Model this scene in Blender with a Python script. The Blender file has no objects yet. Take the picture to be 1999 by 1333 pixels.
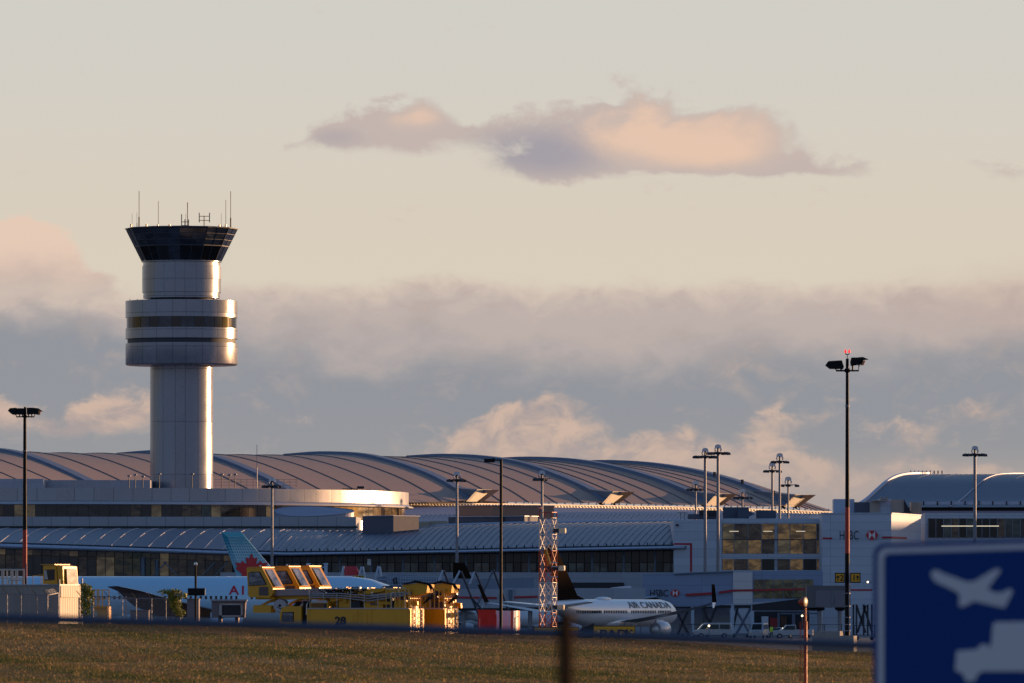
import bpy, math, random
import numpy as np
from mathutils import Vector, Matrix
S=bpy.context.scene; COL=S.collection
R=math.radians
# ---------------- camera (long telephoto), world, sun, exposure ----------------
F=16000.0; HY=1200.0; CZ=3.1; CX=999.5
cd=bpy.data.cameras.new('camera'); cam=bpy.data.objects.new('camera',cd); COL.objects.link(cam); S.camera=cam
cd.sensor_width=36; cd.lens=F/1999*36; cam.location=(0,0,CZ); cam.rotation_euler=(R(90),0,0)
cd.shift_y=(HY-666.5)/1999.0
cd.clip_start=1; cd.clip_end=60000
cd.dof.use_dof=True; cd.dof.focus_distance=1150; cd.dof.aperture_fstop=4.3
SUN_EL=3.4; SUN_AZ=56.0
sl=bpy.data.lights.new('sun','SUN'); sl.energy=3.5; sl.angle=R(.5); sl.color=(1.0,.57,.27)
so=bpy.data.objects.new('sun',sl); COL.objects.link(so)
ld=Vector((math.sin(R(SUN_AZ))*math.cos(R(SUN_EL)),math.cos(R(SUN_AZ))*math.cos(R(SUN_EL)),math.sin(R(SUN_EL))))
so.rotation_euler=ld.to_track_quat('Z','Y').to_euler()
S.view_settings.view_transform='Standard'; S.view_settings.look='None'; S.view_settings.gamma=1; S.view_settings.exposure=.8
def lin(r,g,b):
    f=lambda c:(c/255)/12.92 if c/255<=.04045 else ((c/255+.055)/1.055)**2.4
    return (f(r),f(g),f(b),1)
class E:
    """tiny expression wrapper around Math nodes"""
    nt=None
    def __init__(s,v): s.v=v
    @staticmethod
    def op(o,*a,clamp=False):
        n=E.nt.nodes.new('ShaderNodeMath'); n.operation=o; n.use_clamp=clamp
        for i,x in enumerate(a):
            x=x.v if isinstance(x,E) else x
            if isinstance(x,(int,float)): n.inputs[i].default_value=x
            else: E.nt.links.new(x,n.inputs[i])
        return E(n.outputs[0])
    def __add__(s,o): return E.op('ADD',s,o)
    __radd__=__add__
    def __sub__(s,o): return E.op('SUBTRACT',s,o)
    def __rsub__(s,o): return E.op('SUBTRACT',o,s)
    def __mul__(s,o): return E.op('MULTIPLY',s,o)
    __rmul__=__mul__
    def __truediv__(s,o): return E.op('DIVIDE',s,o)
    def __rtruediv__(s,o): return E.op('DIVIDE',o,s)
    def __pow__(s,o): return E.op('POWER',s,o)
def emax(a,b): return E.op('MAXIMUM',a,b)
def emin(a,b): return E.op('MINIMUM',a,b)
def efn(o,a,*b): return E.op(o,a,*b)
def sstep(x,a,b):
    n=E.nt.nodes.new('ShaderNodeMapRange'); n.interpolation_type='SMOOTHSTEP'
    E.nt.links.new(x.v,n.inputs[0]); n.inputs[1].default_value=a; n.inputs[2].default_value=b
    n.inputs[3].default_value=0; n.inputs[4].default_value=1
    return E(n.outputs[0])
def comb(x,y,z=0.0):
    n=E.nt.nodes.new('ShaderNodeCombineXYZ')
    for i,q in enumerate((x,y,z)):
        if isinstance(q,E): E.nt.links.new(q.v,n.inputs[i])
        else: n.inputs[i].default_value=q
    return n.outputs[0]
def noise(vec,scale,detail=6,rough=.55,dist=0.0,out='Fac'):
    n=E.nt.nodes.new('ShaderNodeTexNoise'); n.inputs['Scale'].default_value=scale
    n.inputs['Detail'].default_value=detail; n.inputs['Roughness'].default_value=rough; n.inputs['Distortion'].default_value=dist
    E.nt.links.new(vec,n.inputs['Vector']); return E(n.outputs[out]) if out=='Fac' else n.outputs[out]
def cmix(f,a,b):
    n=E.nt.nodes.new('ShaderNodeMix'); n.data_type='RGBA'; n.clamp_factor=True
    E.nt.links.new(f.v,n.inputs[0])
    for i,c in ((6,a),(7,b)):
        if isinstance(c,tuple): n.inputs[i].default_value=c
        else: E.nt.links.new(c,n.inputs[i])
    return n.outputs[2]
def make_world():
    w=bpy.data.worlds.new('World'); S.world=w; w.use_nodes=True; nt=w.node_tree; nt.nodes.clear(); E.nt=nt
    sky=nt.nodes.new('ShaderNodeTexSky'); sky.sky_type='NISHITA'; sky.sun_disc=False
    sky.sun_elevation=R(SUN_EL); sky.sun_rotation=R(SUN_AZ); sky.altitude=100; sky.air_density=1.3; sky.dust_density=1.0; sky.ozone_density=2.5
    bg=nt.nodes.new('ShaderNodeBackground'); bg.inputs[1].default_value=SKY_STR
    tc=nt.nodes.new('ShaderNodeTexCoord'); sp=nt.nodes.new('ShaderNodeSeparateXYZ'); nt.links.new(tc.outputs['Generated'],sp.inputs[0])
    x,y,z=[E(sp.outputs[i]) for i in range(3)]
    # azimuth / elevation of the view ray, in units of 1/160 rad
    U=efn('ARCTAN2',x,y)*160.0+9.995
    V=12.0-efn('ARCSINE',emax(emin(z,1.0),-1.0))*160.0
    # blue earth-shadow bank low on the side away from the sun, blue tint overhead
    ash=sstep(V*1.0,-45.0,4.0)*sstep(y*-1.0,-.35,.5)
    up=cmix(E.op('ADD',0.0,1.0),(0,0,0,1),sky.outputs[0])
    mt=nt.nodes.new('ShaderNodeMix'); mt.data_type='RGBA'; mt.blend_type='MULTIPLY'; mt.inputs[0].default_value=1.0
    nt.links.new(up,mt.inputs[6]); mt.inputs[7].default_value=(1.02,1.10,1.38,1)
    upc=cmix(ash*.85,mt.outputs[2],(.98,1.17,1.70,1))
    nt.links.new(upc,bg.inputs[0])
    p1=comb(U,V*1.7,3.1)
    p0=comb(U*0.55,V*1.5,9.0)
    n1=noise(p1,.55,8,.55,.3); nL=noise(p0,.30,3,.5)
    n2=noise(comb(U,V*1.5,7.7),1.3,7,.58,.5)
    wx=(nL-.5)*2.4; wy=(n1-.5)*1.3
    Uw=U+wx+(n2-.5)*.8; Vw=V+wy+(n2-.5)*.35
    def g(cx,cy,rx,ry,k=1.0,w=True):
        a=((Uw if w else U)-cx)/rx; b=((Vw if w else V)-cy)/ry
        return efn('EXPONENT',(a*a+b*b)*-1.0)*k
    # clear air low over the horizon: pale cream, warmer lower down
    clear=cmix(sstep(V,0.0,5.4),lin(212,209,201),lin(220,208,190))
    clear=cmix(sstep(V,-50.0,-2.0),lin(120,135,165),clear)
    c=clear
    # stratus bank
    n3=noise(comb(U,V*1.4,2.2),3.6,5,.6,.4)
    edge=V+(n1-.5)*.55+(nL-.5)*.7+(n2-.5)*.35+(n3-.5)*.12
    bank=sstep(edge,5.42,5.78)
    wm=sstep(V+(n1-.5)*1.7+(nL-.5)*1.6+(n2-.5)*.7-sstep(U,3.,9.)*.45+sstep(U*-1.0,-3.5,-1.0)*.5,5.75,7.0)
    bankc=cmix(wm,cmix(sstep(edge+(n2-.5)*.6,5.45,6.2),lin(214,196,182),lin(190,176,171)),lin(144,148,156))
    bankc=cmix(sstep(V+(nL-.5)*2.0,7.4,9.4),bankc,lin(150,151,155))
    bankc=cmix(sstep(n2+(n1-.5)*.9,.50,.76)*.34,bankc,lin(186,168,160))
    c=cmix(bank*.96,c,bankc)
    # right side warm glow over the bank
    c=cmix(emin(g(20.3,5.9,2.6,.75,1.0),1.0)*.35,c,lin(196,172,160))
    # left cumulus, lit peach
    lc=g(.2,5.0,1.25,.62,1.45)+g(-1.5,5.2,2.0,1.0,1.2)+g(1.6,5.55,1.0,.35,.7)
    m=sstep(lc+(n1-.5)*1.2+(n2-.5)*.7+(n3-.5)*.3,.45,.78)*(1.0-sstep(V,5.2,6.4))
    c=cmix(m*.95,c,cmix(sstep(V+(n1-.5)*1.2,4.8,5.9),lin(232,204,184),lin(190,172,167)))
    # low puffs
    pf=g(10.0,8.35,1.1,.55,1.25)+g(9.4,8.65,.9,.35,1.)+g(12.2,8.9,1.9,.42,1.1)+g(13.3,8.4,1.0,.3,.45)+g(11.7,8.1,.7,.3,.5)
    pf=pf+g(15.2,8.3,.8,.24,.65)+g(16.3,9.4,1.8,.32,.9)+g(18.9,8.0,.75,.3,.95)+g(17.6,8.5,.9,.3,.8)+g(19.3,9.2,1.4,.38,1.0)+g(2.0,8.15,1.3,.33,.85)+g(-.2,8.1,.6,.4,.8)+g(5.9,8.15,1.1,.18,.5)
    pf=pf+g(16.3,7.75,.6,.13,.6)+g(13.0,7.8,.5,.16,.7)+g(14.2,9.05,2.1,.42,.9)+g(2.2,8.1,1.2,.34,.5)+g(.6,8.2,1.3,.3,.6)
    m=sstep(pf+(n1-.5)*1.5+(n2-.5)*1.1+(n3-.5)*.5,.25,1.2)
    c=cmix(m*.86,c,cmix(sstep(n2+(n1-.5)*.5,.35,.66),lin(174,160,157),lin(214,185,166)))
    c=cmix(sstep(V+(n1-.5)*.8,8.5,9.5)*.6*sstep(U,6.5,10.),c,lin(188,170,161))
    # two small clouds in the clear air
    ub=g(7.5,2.4,.85,.5,1.3)+g(7.85,2.05,.5,.35,.8)+g(6.3,2.75,.75,.26,.8)+g(8.8,2.65,1.1,.28,.65)+g(5.3,2.85,.4,.15,.35)
    um=g(12.6,2.8,2.3,.5,1.1)+g(10.6,3.1,1.1,.36,1.1)+g(13.4,2.7,1.5,.72,1.3)+g(14.8,3.35,2.2,.24,.9)+g(11.4,2.2,1.2,.32,.62)+g(19.7,3.4,.7,.22,.6)
    fl=1.0-sstep(Vw+(n2-.5)*.5+(n3-.5)*.2,3.3,3.85)
    m=sstep((ub+um)*fl+(n1-.5)*1.0+(n2-.5)*.9+(n3-.5)*.35,.22,.85)
    pk=sstep(g(13.2,2.65,1.7,.62,1.25)+g(14.2,3.0,.9,.35,.5)+g(7.8,2.15,.6,.4,1.0)+(n1-.5)*1.0+(n2-.5)*.6,.15,1.15)
    dk=sstep(g(10.6,3.0,1.6,.6,.9,False)+g(6.6,2.7,.8,.3,.5,False)+(n1-.5)*.4,.15,.9)
    cc=cmix(dk,lin(196,180,174),lin(160,155,165)); cc=cmix(pk*.95,cc,lin(235,199,174))
    c=cmix(m*.9,c,cc)
    bc=nt.nodes.new('ShaderNodeBackground'); nt.links.new(c,bc.inputs[0]); bc.inputs[1].default_value=.56
    mx=nt.nodes.new('ShaderNodeMixShader')
    # the cloud and haze layer thins out above about ten degrees; the Nishita sky is above it
    f=sstep(V,-34.0,-12.0)*sstep(y,.1,.85)
    nt.links.new(f.v,mx.inputs[0]); nt.links.new(bg.outputs[0],mx.inputs[1]); nt.links.new(bc.outputs[0],mx.inputs[2])
    o=nt.nodes.new('ShaderNodeOutputWorld'); nt.links.new(mx.outputs[0],o.inputs[0])
SKY_STR=.15
make_world()
# ---------------- helpers ----------------
def X(px,Y): return (px-CX)*Y/F
def Z(py,Y): return CZ+(HY-py)*Y/F
def W(px,py,Y): return Vector((X(px,Y),Y,Z(py,Y)))

rng=random.Random(7)
# ---------------- materials ----------------
def newmat(name):
    m=bpy.data.materials.new(name); m.use_nodes=True; nt=m.node_tree; E.nt=nt
    return m,nt,nt.nodes['Principled BSDF']
def mat(name,col,rough=.6,metal=0.0,var=.12,scale=1.5,bump=0.0,spec=.5,stretch=(1,1,1),coat=0.0,dirt=0.0):
    m,nt,b=newmat(name); c=lin(*col) if max(col)>1.01 else (*col,1)
    b.inputs['Roughness'].default_value=rough; b.inputs['Metallic'].default_value=metal
    b.inputs['Specular IOR Level'].default_value=spec; b.inputs['Coat Weight'].default_value=coat
    tc=nt.nodes.new('ShaderNodeTexCoord'); mp=nt.nodes.new('ShaderNodeMapping'); mp.inputs['Scale'].default_value=stretch
    nt.links.new(tc.outputs['Object'],mp.inputs[0])
    n=noise(mp.outputs[0],scale,5,.6); n2=noise(mp.outputs[0],scale*.17,3,.5)
    k=(n-.5)*2*var+(n2-.5)*2*var
    lo=tuple(v*(1-1.4*var) for v in c[:3])+(1,); hi=tuple(min(1,v*(1+1.4*var)) for v in c[:3])+(1,)
    cc=cmix(k+.5,lo,hi)
    if dirt>0: cc=cmix(sstep(noise(comb_sc(nt,tc,(1.2,1.2,.15)),1.0,6,.7),.5,.75)*dirt,cc,tuple(v*.35 for v in c[:3])+(1,))
    nt.links.new(cc,b.inputs['Base Color'])
    rr=k*.6*rough+rough; nt.links.new(rr.v,b.inputs['Roughness'])
    if bump>0:
        bp=nt.nodes.new('ShaderNodeBump'); bp.inputs['Strength'].default_value=bump; bp.inputs['Distance'].default_value=.1
        nt.links.new(n.v,bp.inputs['Height']); nt.links.new(bp.outputs[0],b.inputs['Normal'])
    return m
def comb_sc(nt,tc,s):
    mp=nt.nodes.new('ShaderNodeMapping'); mp.inputs['Scale'].default_value=s; nt.links.new(tc.outputs['Object'],mp.inputs[0]); return mp.outputs[0]
def panelmat(name,col,dx,dz,rough=.35,metal=.5,cyl=None,seam=.6,sw=.08,var=.05,xo=0.0,zo=0.0,bump=.0):
    """sheet cladding with joints: dx, dz = panel size in metres; cyl=radius wraps round the z axis"""
    m,nt,b=newmat(name); c=lin(*col)
    b.inputs['Metallic'].default_value=metal
    tc=nt.nodes.new('ShaderNodeTexCoord'); sp=nt.nodes.new('ShaderNodeSeparateXYZ'); nt.links.new(tc.outputs['Object'],sp.inputs[0])
    x,y,z=[E(sp.outputs[i]) for i in range(3)]
    u=efn('ARCTAN2',x,y)*float(cyl) if cyl else x+y*.7
    us=(u+xo)/dx; vs=(z+zo)/dz
    fu=efn('ABSOLUTE',efn('FRACT',us)-.5); fv=efn('ABSOLUTE',efn('FRACT',vs)-.5)
    s=emax(sstep(fu,.5-sw/dx,.5-sw*.4/dx),sstep(fv,.5-sw/dz,.5-sw*.4/dz))
    wn=nt.nodes.new('ShaderNodeTexWhiteNoise'); wn.noise_dimensions='2D'
    nt.links.new(comb(efn('FLOOR',us),efn('FLOOR',vs)),wn.inputs['Vector'])
    r=E(wn.outputs['Value']); n=noise(tc.outputs['Object'],.35,5,.6)
    lo=tuple(v*(1-var*2) for v in c[:3])+(1,); hi=tuple(min(1,v*(1+var*2)) for v in c[:3])+(1,)
    cc=cmix(r*.6+n*.5,lo,hi); cc=cmix(s*seam,cc,tuple(v*.25 for v in c[:3])+(1,))
    nt.links.new(cc,b.inputs['Base Color']); nt.links.new(((r-.5)*.10+(n-.5)*.25+rough).v,b.inputs['Roughness'])
    bp=nt.nodes.new('ShaderNodeBump'); bp.inputs['Strength'].default_value=.12; bp.inputs['Distance'].default_value=.05
    nt.links.new((s*-1.0+n*.25*bump).v,bp.inputs['Height']); nt.links.new(bp.outputs[0],b.inputs['Normal'])
    return m
def glassmat(name,c1,c2,scale=.35,rough=.08,lit=0.0,strc=(1,1,2.0)):
    """tinted glazing with the dim interior painted as noise colour; lit adds a glow"""
    m,nt,b=newmat(name)
    tc=nt.nodes.new('ShaderNodeTexCoord'); mp=nt.nodes.new('ShaderNodeMapping'); mp.inputs['Scale'].default_value=strc
    nt.links.new(tc.outputs['Object'],mp.inputs[0])
    n=noise(mp.outputs[0],scale,6,.65,.6)
    cc=cmix(sstep(n,.38,.66),lin(*c1),lin(*c2)); nt.links.new(cc,b.inputs['Base Color'])
    b.inputs['Roughness'].default_value=rough; b.inputs['Specular IOR Level'].default_value=.6; b.inputs['Metallic'].default_value=.15
    if lit>0:
        nt.links.new(cc,b.inputs['Emission Color']); b.inputs['Emission Strength'].default_value=lit  # panes glow slightly to suggest a warm interior
    return m
def emis(name,col,s):
    m,nt,b=newmat(name); b.inputs['Base Color'].default_value=lin(*col); b.inputs['Emission Color'].default_value=lin(*col); b.inputs['Emission Strength'].default_value=s; return m
M={}
M['tower']=panelmat('tower_panel',(142,142,152),2.3,9.0,.26,.4,cyl=5.4)
M['pod']=panelmat('pod_panel',(142,142,152),2.9,2.9,.24,.4,cyl=9.6,zo=.6)
M['podium']=panelmat('podium_panel',(160,157,164),3.2,30,.33,.45,cyl=57,sw=.09)
M['podsp']=panelmat('spandrel_panel',(150,150,162),3.2,30,.4,.35,cyl=57,sw=.08)
M['roofm']=mat('roof_membrane',(160,136,124),.6,.0,.09,.25,spec=.3,dirt=.25)
M['roofrib']=mat('roof_rib_metal',(116,118,134),.45,.5,.1,.5,dirt=.3)
M['seam']=mat('roof_seam',(112,102,106),.6,.2,.1,1)
M['lowroof']=mat('grey_roof_sheet',(112,116,132),.5,.3,.1,.3,dirt=.25)
M['lowrib']=mat('pale_roof_rib',(176,174,182),.75,0,.1,1,spec=.2)
M['eave']=mat('eave_metal',(172,180,200),.5,.25,.12,.6,dirt=.3)
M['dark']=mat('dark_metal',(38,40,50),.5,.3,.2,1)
M['black']=mat('black_paint',(16,16,20),.6,0,.15,2,spec=.2)
M['wall']=panelmat('grey_wall_panel',(154,158,172),4.5,1.1,.5,.1,sw=.04,seam=.35)
M['wallb']=panelmat('blue_grey_panel',(180,185,200),200,1.35,.45,.15,sw=.05,seam=.45)
M['wallp']=panelmat('pale_end_panel',(206,200,204),200,1.35,.45,.1,sw=.05,seam=.4)
M['conc']=mat('concrete',(140,134,134),.85,0,.15,1.2,dirt=.3)
M['brick']=mat('dark_cladding',(84,84,98),.7,0,.12,.8,dirt=.2)
M['mull']=mat('mullion_metal',(56,58,68),.6,.1,.1,2)
M['mullb']=mat('blue_mullion',(96,110,130),.45,.4,.1,2)
M['white']=mat('white_paint',(222,224,230),.4,0,.05,.5)
M['steel']=mat('galvanised_steel',(128,128,138),.55,.35,.12,2)
M['stripe']=mat('red_stripe_paint',(168,30,48),.5,0,.1,1)
M['g1']=glassmat('brown_glow_glass',(34,30,30),(92,76,58),.4,lit=.03)
M['g2']=glassmat('dark_glass',(14,18,24),(44,46,48),.3)
M['g3']=glassmat('amber_glow_glass',(84,64,42),(170,130,76),.5,lit=.11)  # warm interior look put into the pane colour and glow
M['g4']=glassmat('green_glass',(26,40,42),(66,80,78),.3)
M['g5']=glassmat('tan_glow_glass',(90,76,56),(150,128,92),.3,lit=.08)
M['cab']=glassmat('cab_glass',(24,32,46),(50,60,76),.25,.05)
M['cab2']=glassmat('cab_glass_pale',(44,52,62),(86,88,92),.5,.05)
M['cabd']=glassmat('cab_glass_dark',(6,8,12),(18,18,20),.25,.08)
M['lamp']=emis('lamp_lit',(255,226,170),3.0)
M['redlamp']=emis('red_lamp',(230,40,40),1.0)
M['striplight']=emis('strip_light',(255,236,200),.38)
M['asph']=mat('asphalt',(92,86,86),.75,0,.25,.3,stretch=(1,.12,1),bump=.2)
M['rl0']=mat('red_lens',(190,40,36),.3,0,.05,1)
M['terr']=panelmat('terrace_panel',(158,158,166),3.2,30,.5,.2,sw=.08)
M['oval']=mat('oval_roof',(150,150,170),.5,.2,.05,.3,stretch=(1,8,1))
M['cornice']=mat('cornice_paint',(205,204,212),.35,.3,.05,.5)
M['prow']=mat('prow_metal',(122,112,116),.5,.4,.1,.5)
M['prowcap']=mat('prow_cap',(160,148,132),.5,.1,.1,1)
M['hallwall']=mat('hall_wall',(120,108,112),.6,.1,.1,.3)
M['trussm']=mat('truss_paint',(205,196,186),.5,.3,.1,1)
M['violet']=mat('violet_grey_roof',(134,126,146),.55,.1,.08,.3)
M['seam2']=mat('violet_grey_seam',(104,98,116),.6,.1,.08,.3)
M['ribd']=mat('roof_rib_grey',(110,118,142),.7,.1,.1,1)
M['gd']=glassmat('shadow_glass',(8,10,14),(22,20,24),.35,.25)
M['brk2']=mat('brown_cladding',(150,118,104),.7,0,.1,.8)
M['ink']=mat('black_letter',(24,26,34),.5,0,.05,1); M['redlogo']=mat('red_emblem',(190,30,50),.4,0,.05,1)
M['tanm']=mat('tan_brace',(150,128,96),.6,0,.1,1)
M['conc2']=mat('beige_unit',(168,150,138),.6,0,.1,1,dirt=.3)
M['unitb']=mat('blue_unit',(70,78,96),.6,.1,.15,1)
M['wallp2']=panelmat('block_panel',(182,186,202),200,1.35,.45,.12,sw=.05,seam=.45)
M['hroof']=mat('swept_roof_metal',(100,106,124),.5,.35,.1,.25,dirt=.2,stretch=(1,1,1))
M['hseam']=mat('swept_roof_seam',(106,112,130),.5,.3,.1,1)
M['redl2']=mat('orange_red_paint',(158,48,26),.4,.1,.12,4)
M['rust']=mat('brown_post',(46,38,32),.95,0,.2,8,spec=0)
M['raild']=mat('blue_grey_rail',(62,74,98),.6,.2,.1,4)
M['hoodm']=mat('hood_metal',(190,192,204),.3,.6,.05,1); M['lensm']=mat('lens_glass',(190,176,156),.35,.2,.02,1)
M['blackp']=mat('black_pole_paint',(14,12,16),.6,0,.2,3,spec=.2); M['redpole']=mat('red_pole_paint',(176,48,34),.6,0,.15,2)
M['copper']=mat('copper_lens',(190,130,90),.3,.3,.05,1)
M['signy']=mat('yellow_sign',(226,160,18),.5,0,.05,2)
M['brass']=mat('brass_foil',(150,120,60),.3,.8,.2,6)
M['redl']=mat('lattice_red',(152,52,38),.5,.1,.15,3); M['whl']=mat('lattice_white',(196,188,186),.5,.1,.1,3); M['whb']=mat('box_white',(226,206,176),.45,0,.05,1); M['pinkl']=mat('beacon_lens',(230,130,120),.3,0,.05,1)
M['whs']=mat('white_stay',(176,188,208),.5,0,.05,1); M['dks']=mat('dark_stay',(46,50,66),.5,.2,.1,1); M['dks2']=mat('grey_stay',(96,104,126),.5,.2,.1,1)
M['yelb']=mat('yellow_board',(214,190,60),.5,0,.05,2); M['redc']=mat('red_container_paint',(150,36,36),.5,0,.1,1); M['cont3']=mat('brown_container_paint',(90,56,36),.6,0,.1,1)
M['acw']=mat('aircraft_white',(214,218,226),.28,.05,.04,.4,coat=.3)
M['acg']=mat('aircraft_belly_grey',(196,200,210),.3,.1,.05,.4,coat=.2)
M['acb']=mat('aircraft_ice_blue',(176,214,240),.28,.05,.04,.4,coat=.3)
M['finb']=mat('fin_black',(40,31,26),.9,.0,.25,.8,spec=0)
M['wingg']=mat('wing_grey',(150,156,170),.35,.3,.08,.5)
M['wingd']=mat('wing_shaded',(58,60,74),.4,.3,.1,.5)  # wing colour darkened for the shade on its underside
M['redt']=mat('red_letter',(196,20,44),.4,0,.03,1)
M['blackt']=mat('black_title',(52,50,58),.4,0,.03,1)
M['finred']=mat('fin_red',(190,24,44),.35,0,.05,1,coat=.2)
M['bridgem']=panelmat('bridge_panel',(118,128,148),5,50,.5,.1,sw=.06,seam=.3)
M['bridgep']=panelmat('bridge_pale_panel',(156,160,174),6,50,.5,.1,sw=.05,seam=.3)
M['whp']=mat('white_rail',(170,184,206),.5,0,.05,1)
M['bluem']=mat('blue_mark',(40,60,120),.5,0,.1,2)
M['bridgeb']=panelmat('bridge_blue_panel',(128,144,176),9.0,1.5,.42,.2,sw=.05,seam=.4)
M['g5d']=glassmat('olive_glow_glass',(58,58,44),(110,106,80),.5,lit=.03)
M['canopym']=mat('brown_canopy',(62,52,54),.8,0,.15,1)
M['cabinm']=mat('cabin_brown_grey',(104,98,104),.6,.1,.1,.6,dirt=.2); M['cabind']=mat('cabin_door',(120,114,124),.55,.1,.1,.6)
M['yel']=mat('truck_yellow',(216,148,4),.42,.05,.08,1.2,coat=.15,dirt=.22)
M['yeld']=mat('boom_yellow',(204,146,14),.45,.1,.12,1.5,dirt=.3)
M['cabg']=glassmat('operator_cab_glass',(62,66,78),(140,138,144),.9,.06)
M['ladw']=mat('ladder_white',(190,182,172),.6,0,.05,2)
M['whit2']=mat('trim_white',(180,170,166),.6,0,.05,1)
M['chrome']=mat('fitting_chrome',(210,200,190),.18,.9,.05,1)
M['whit3']=mat('boom_tube_grey',(150,132,136),.5,.2,.1,1,dirt=.2)
M['chrome2']=mat('dull_metal',(150,150,160),.35,.7,.15,2)
M['railgold']=mat('yellow_rail',(214,160,70),.45,.1,.1,2)
M['brownp']=mat('brown_panel',(82,66,70),.35,.1,.15,2)
M['leaf1']=mat('leaf_olive',(120,124,36),.6,0,.15,3); M['leaf2']=mat('leaf_green',(78,98,30),.6,0,.15,3); M['leaf3']=mat('leaf_gold',(160,140,44),.6,0,.15,3); M['brown_stem']=mat('stem_brown',(90,66,44),.8,0,.1,3)
M['cartb']=mat('cart_tan',(216,158,76),.5,0,.1,2,dirt=.2)
M['ductm']=mat('duct_grey',(120,108,112),.55,.2,.12,1,dirt=.2)
M['redb']=mat('cabinet_red',(176,26,28),.45,.05,.12,2,dirt=.2)
M['vanw']=mat('van_white',(150,152,162),.4,.05,.05,1,coat=.3)
M['carb']=mat('pale_blue_paint',(140,164,196),.3,.2,.05,1,coat=.4)
M['clothes']=mat('dark_clothes',(40,42,56),.8,0,.1,3); M['vestm']=mat('hi_vis_yellow',(190,230,60),.6,0,.05,3)
M['signblue']=mat('sign_blue',(0,54,128),.5,0,.04,1,spec=.2); M['signwhite']=mat('sign_white',(196,202,214),.45,0,.03,1)
# ---------------- mesh + object helpers ----------------
def finish(me,smooth):
    me.validate()
    if smooth:
        me.shade_smooth()
        try: me.set_sharp_from_angle(angle=R(smooth))
        except Exception: pass
class MB:
    def __init__(s): s.v=[]; s.f=[]; s.m=[]; s.mi=0
    def add(s,vs,fs):
        o=len(s.v); s.v+= [tuple(v) for v in vs]; s.f+=[tuple(i+o for i in f) for f in fs]; s.m+=[s.mi]*len(fs); return s
    def box(s,x0,x1,y0,y1,z0,z1):
        return s.prism([(x0,y0),(x1,y0),(x1,y1),(x0,y1)],z0,z1)
    def prism(s,p,z0,z1,z1b=None):
        n=len(p); v=[(a,b,z0) for a,b in p]+[(a,b,z1) for a,b in p]
        f=[tuple(range(n-1,-1,-1)),tuple(range(n,2*n))]+[(i,(i+1)%n,n+(i+1)%n,n+i) for i in range(n)]
        return s.add(v,f)
    def extr(s,p,d,off):
        """closed polygon p (3-D points) extruded by vector d"""
        n=len(p); d=Vector(d); v=[Vector(a) for a in p]+[Vector(a)+d for a in p]
        f=[tuple(range(n-1,-1,-1)),tuple(range(n,2*n))]+[(i,(i+1)%n,n+(i+1)%n,n+i) for i in range(n)]
        return s.add(v,f)
    def lathe(s,c,prof,n=48,a0=0,a1=2*math.pi,cap=True):
        full=abs(a1-a0-2*math.pi)<1e-6; k=n if full else n+1; v=[];f=[]
        for r,z in prof:
            for i in range(k):
                a=a0+(a1-a0)*i/n; v.append((c[0]+r*math.sin(a),c[1]-r*math.cos(a),z))
        for j in range(len(prof)-1):
            for i in range(n if full else k-1):
                q=(i+1)%k; f.append((j*k+i,j*k+q,(j+1)*k+q,(j+1)*k+i))
        if cap and full:
            f.append(tuple(range(k-1,-1,-1))); f.append(tuple(range((len(prof)-1)*k,len(prof)*k)))
        return s.add(v,f)
    def tube(s,pts,r,n=6,r2=None):
        pts=[Vector(p) for p in pts]; v=[];f=[]; m=len(pts)
        for i,p in enumerate(pts):
            d=(pts[min(i+1,m-1)]-pts[max(i-1,0)]).normalized()
            up=Vector((0,0,1)) if abs(d.z)<.9 else Vector((1,0,0))
            a=d.cross(up).normalized(); b=d.cross(a)
            rr=r+((r2-r)*i/(m-1) if r2 is not None else 0)
            for k in range(n):
                t=2*math.pi*(k+.5)/n; v.append(p+(a*math.cos(t)+b*math.sin(t))*rr)
        for i in range(m-1):
            for k in range(n):
                q=(k+1)%n; f.append((i*n+k,i*n+q,(i+1)*n+q,(i+1)*n+k))
        f.append(tuple(range(n-1,-1,-1))); f.append(tuple(range((m-1)*n,m*n)))
        return s.add(v,f)
    def grid(s,rows,close=False):
        k=len(rows[0]); v=[p for r in rows for p in r]; f=[]
        for j in range(len(rows)-1):
            for i in range(k if close else k-1):
                q=(i+1)%k; f.append((j*k+i,j*k+q,(j+1)*k+q,(j+1)*k+i))
        return s.add(v,f)
    def ball(s,c,r,n=10,m=6,sc=(1,1,1)):
        rows=[]
        for j in range(m+1):
            t=math.pi*j/m; rows.append([(c[0]+r*sc[0]*math.sin(t)*math.cos(2*math.pi*i/n),c[1]+r*sc[1]*math.sin(t)*math.sin(2*math.pi*i/n),c[2]-r*sc[2]*math.cos(t)) for i in range(n)])
        return s.grid(rows,True)
    def build(s,name,mats,parent=None,smooth=0,bevel=0):
        me=bpy.data.meshes.new(name)
        off=LOC.get(parent.name,Vector()) if parent else Vector()
        me.from_pydata([(v[0]-off[0],v[1]-off[1],v[2]-off[2]) for v in s.v],[],s.f)
        if not isinstance(mats,(list,tuple)): mats=[mats]
        for m in mats: me.materials.append(M[m] if isinstance(m,str) else m)
        me.polygons.foreach_set('material_index',s.m)
        import bmesh
        bm=bmesh.new(); bm.from_mesh(me); bmesh.ops.recalc_face_normals(bm,faces=bm.faces) if NORM[0] else None
        bm.to_mesh(me); bm.free(); finish(me,smooth)
        o=bpy.data.objects.new(name,me); COL.objects.link(o)
        if parent: o.parent=parent
        if parent and parent.name in LOC: LOC[o.name]=off
        return o
NORM=[True]
LOC={}
def tag(o,label,cat,group=None):
    o['label']=label; o['category']=cat
    if group: o['group']=group
    return o
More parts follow.
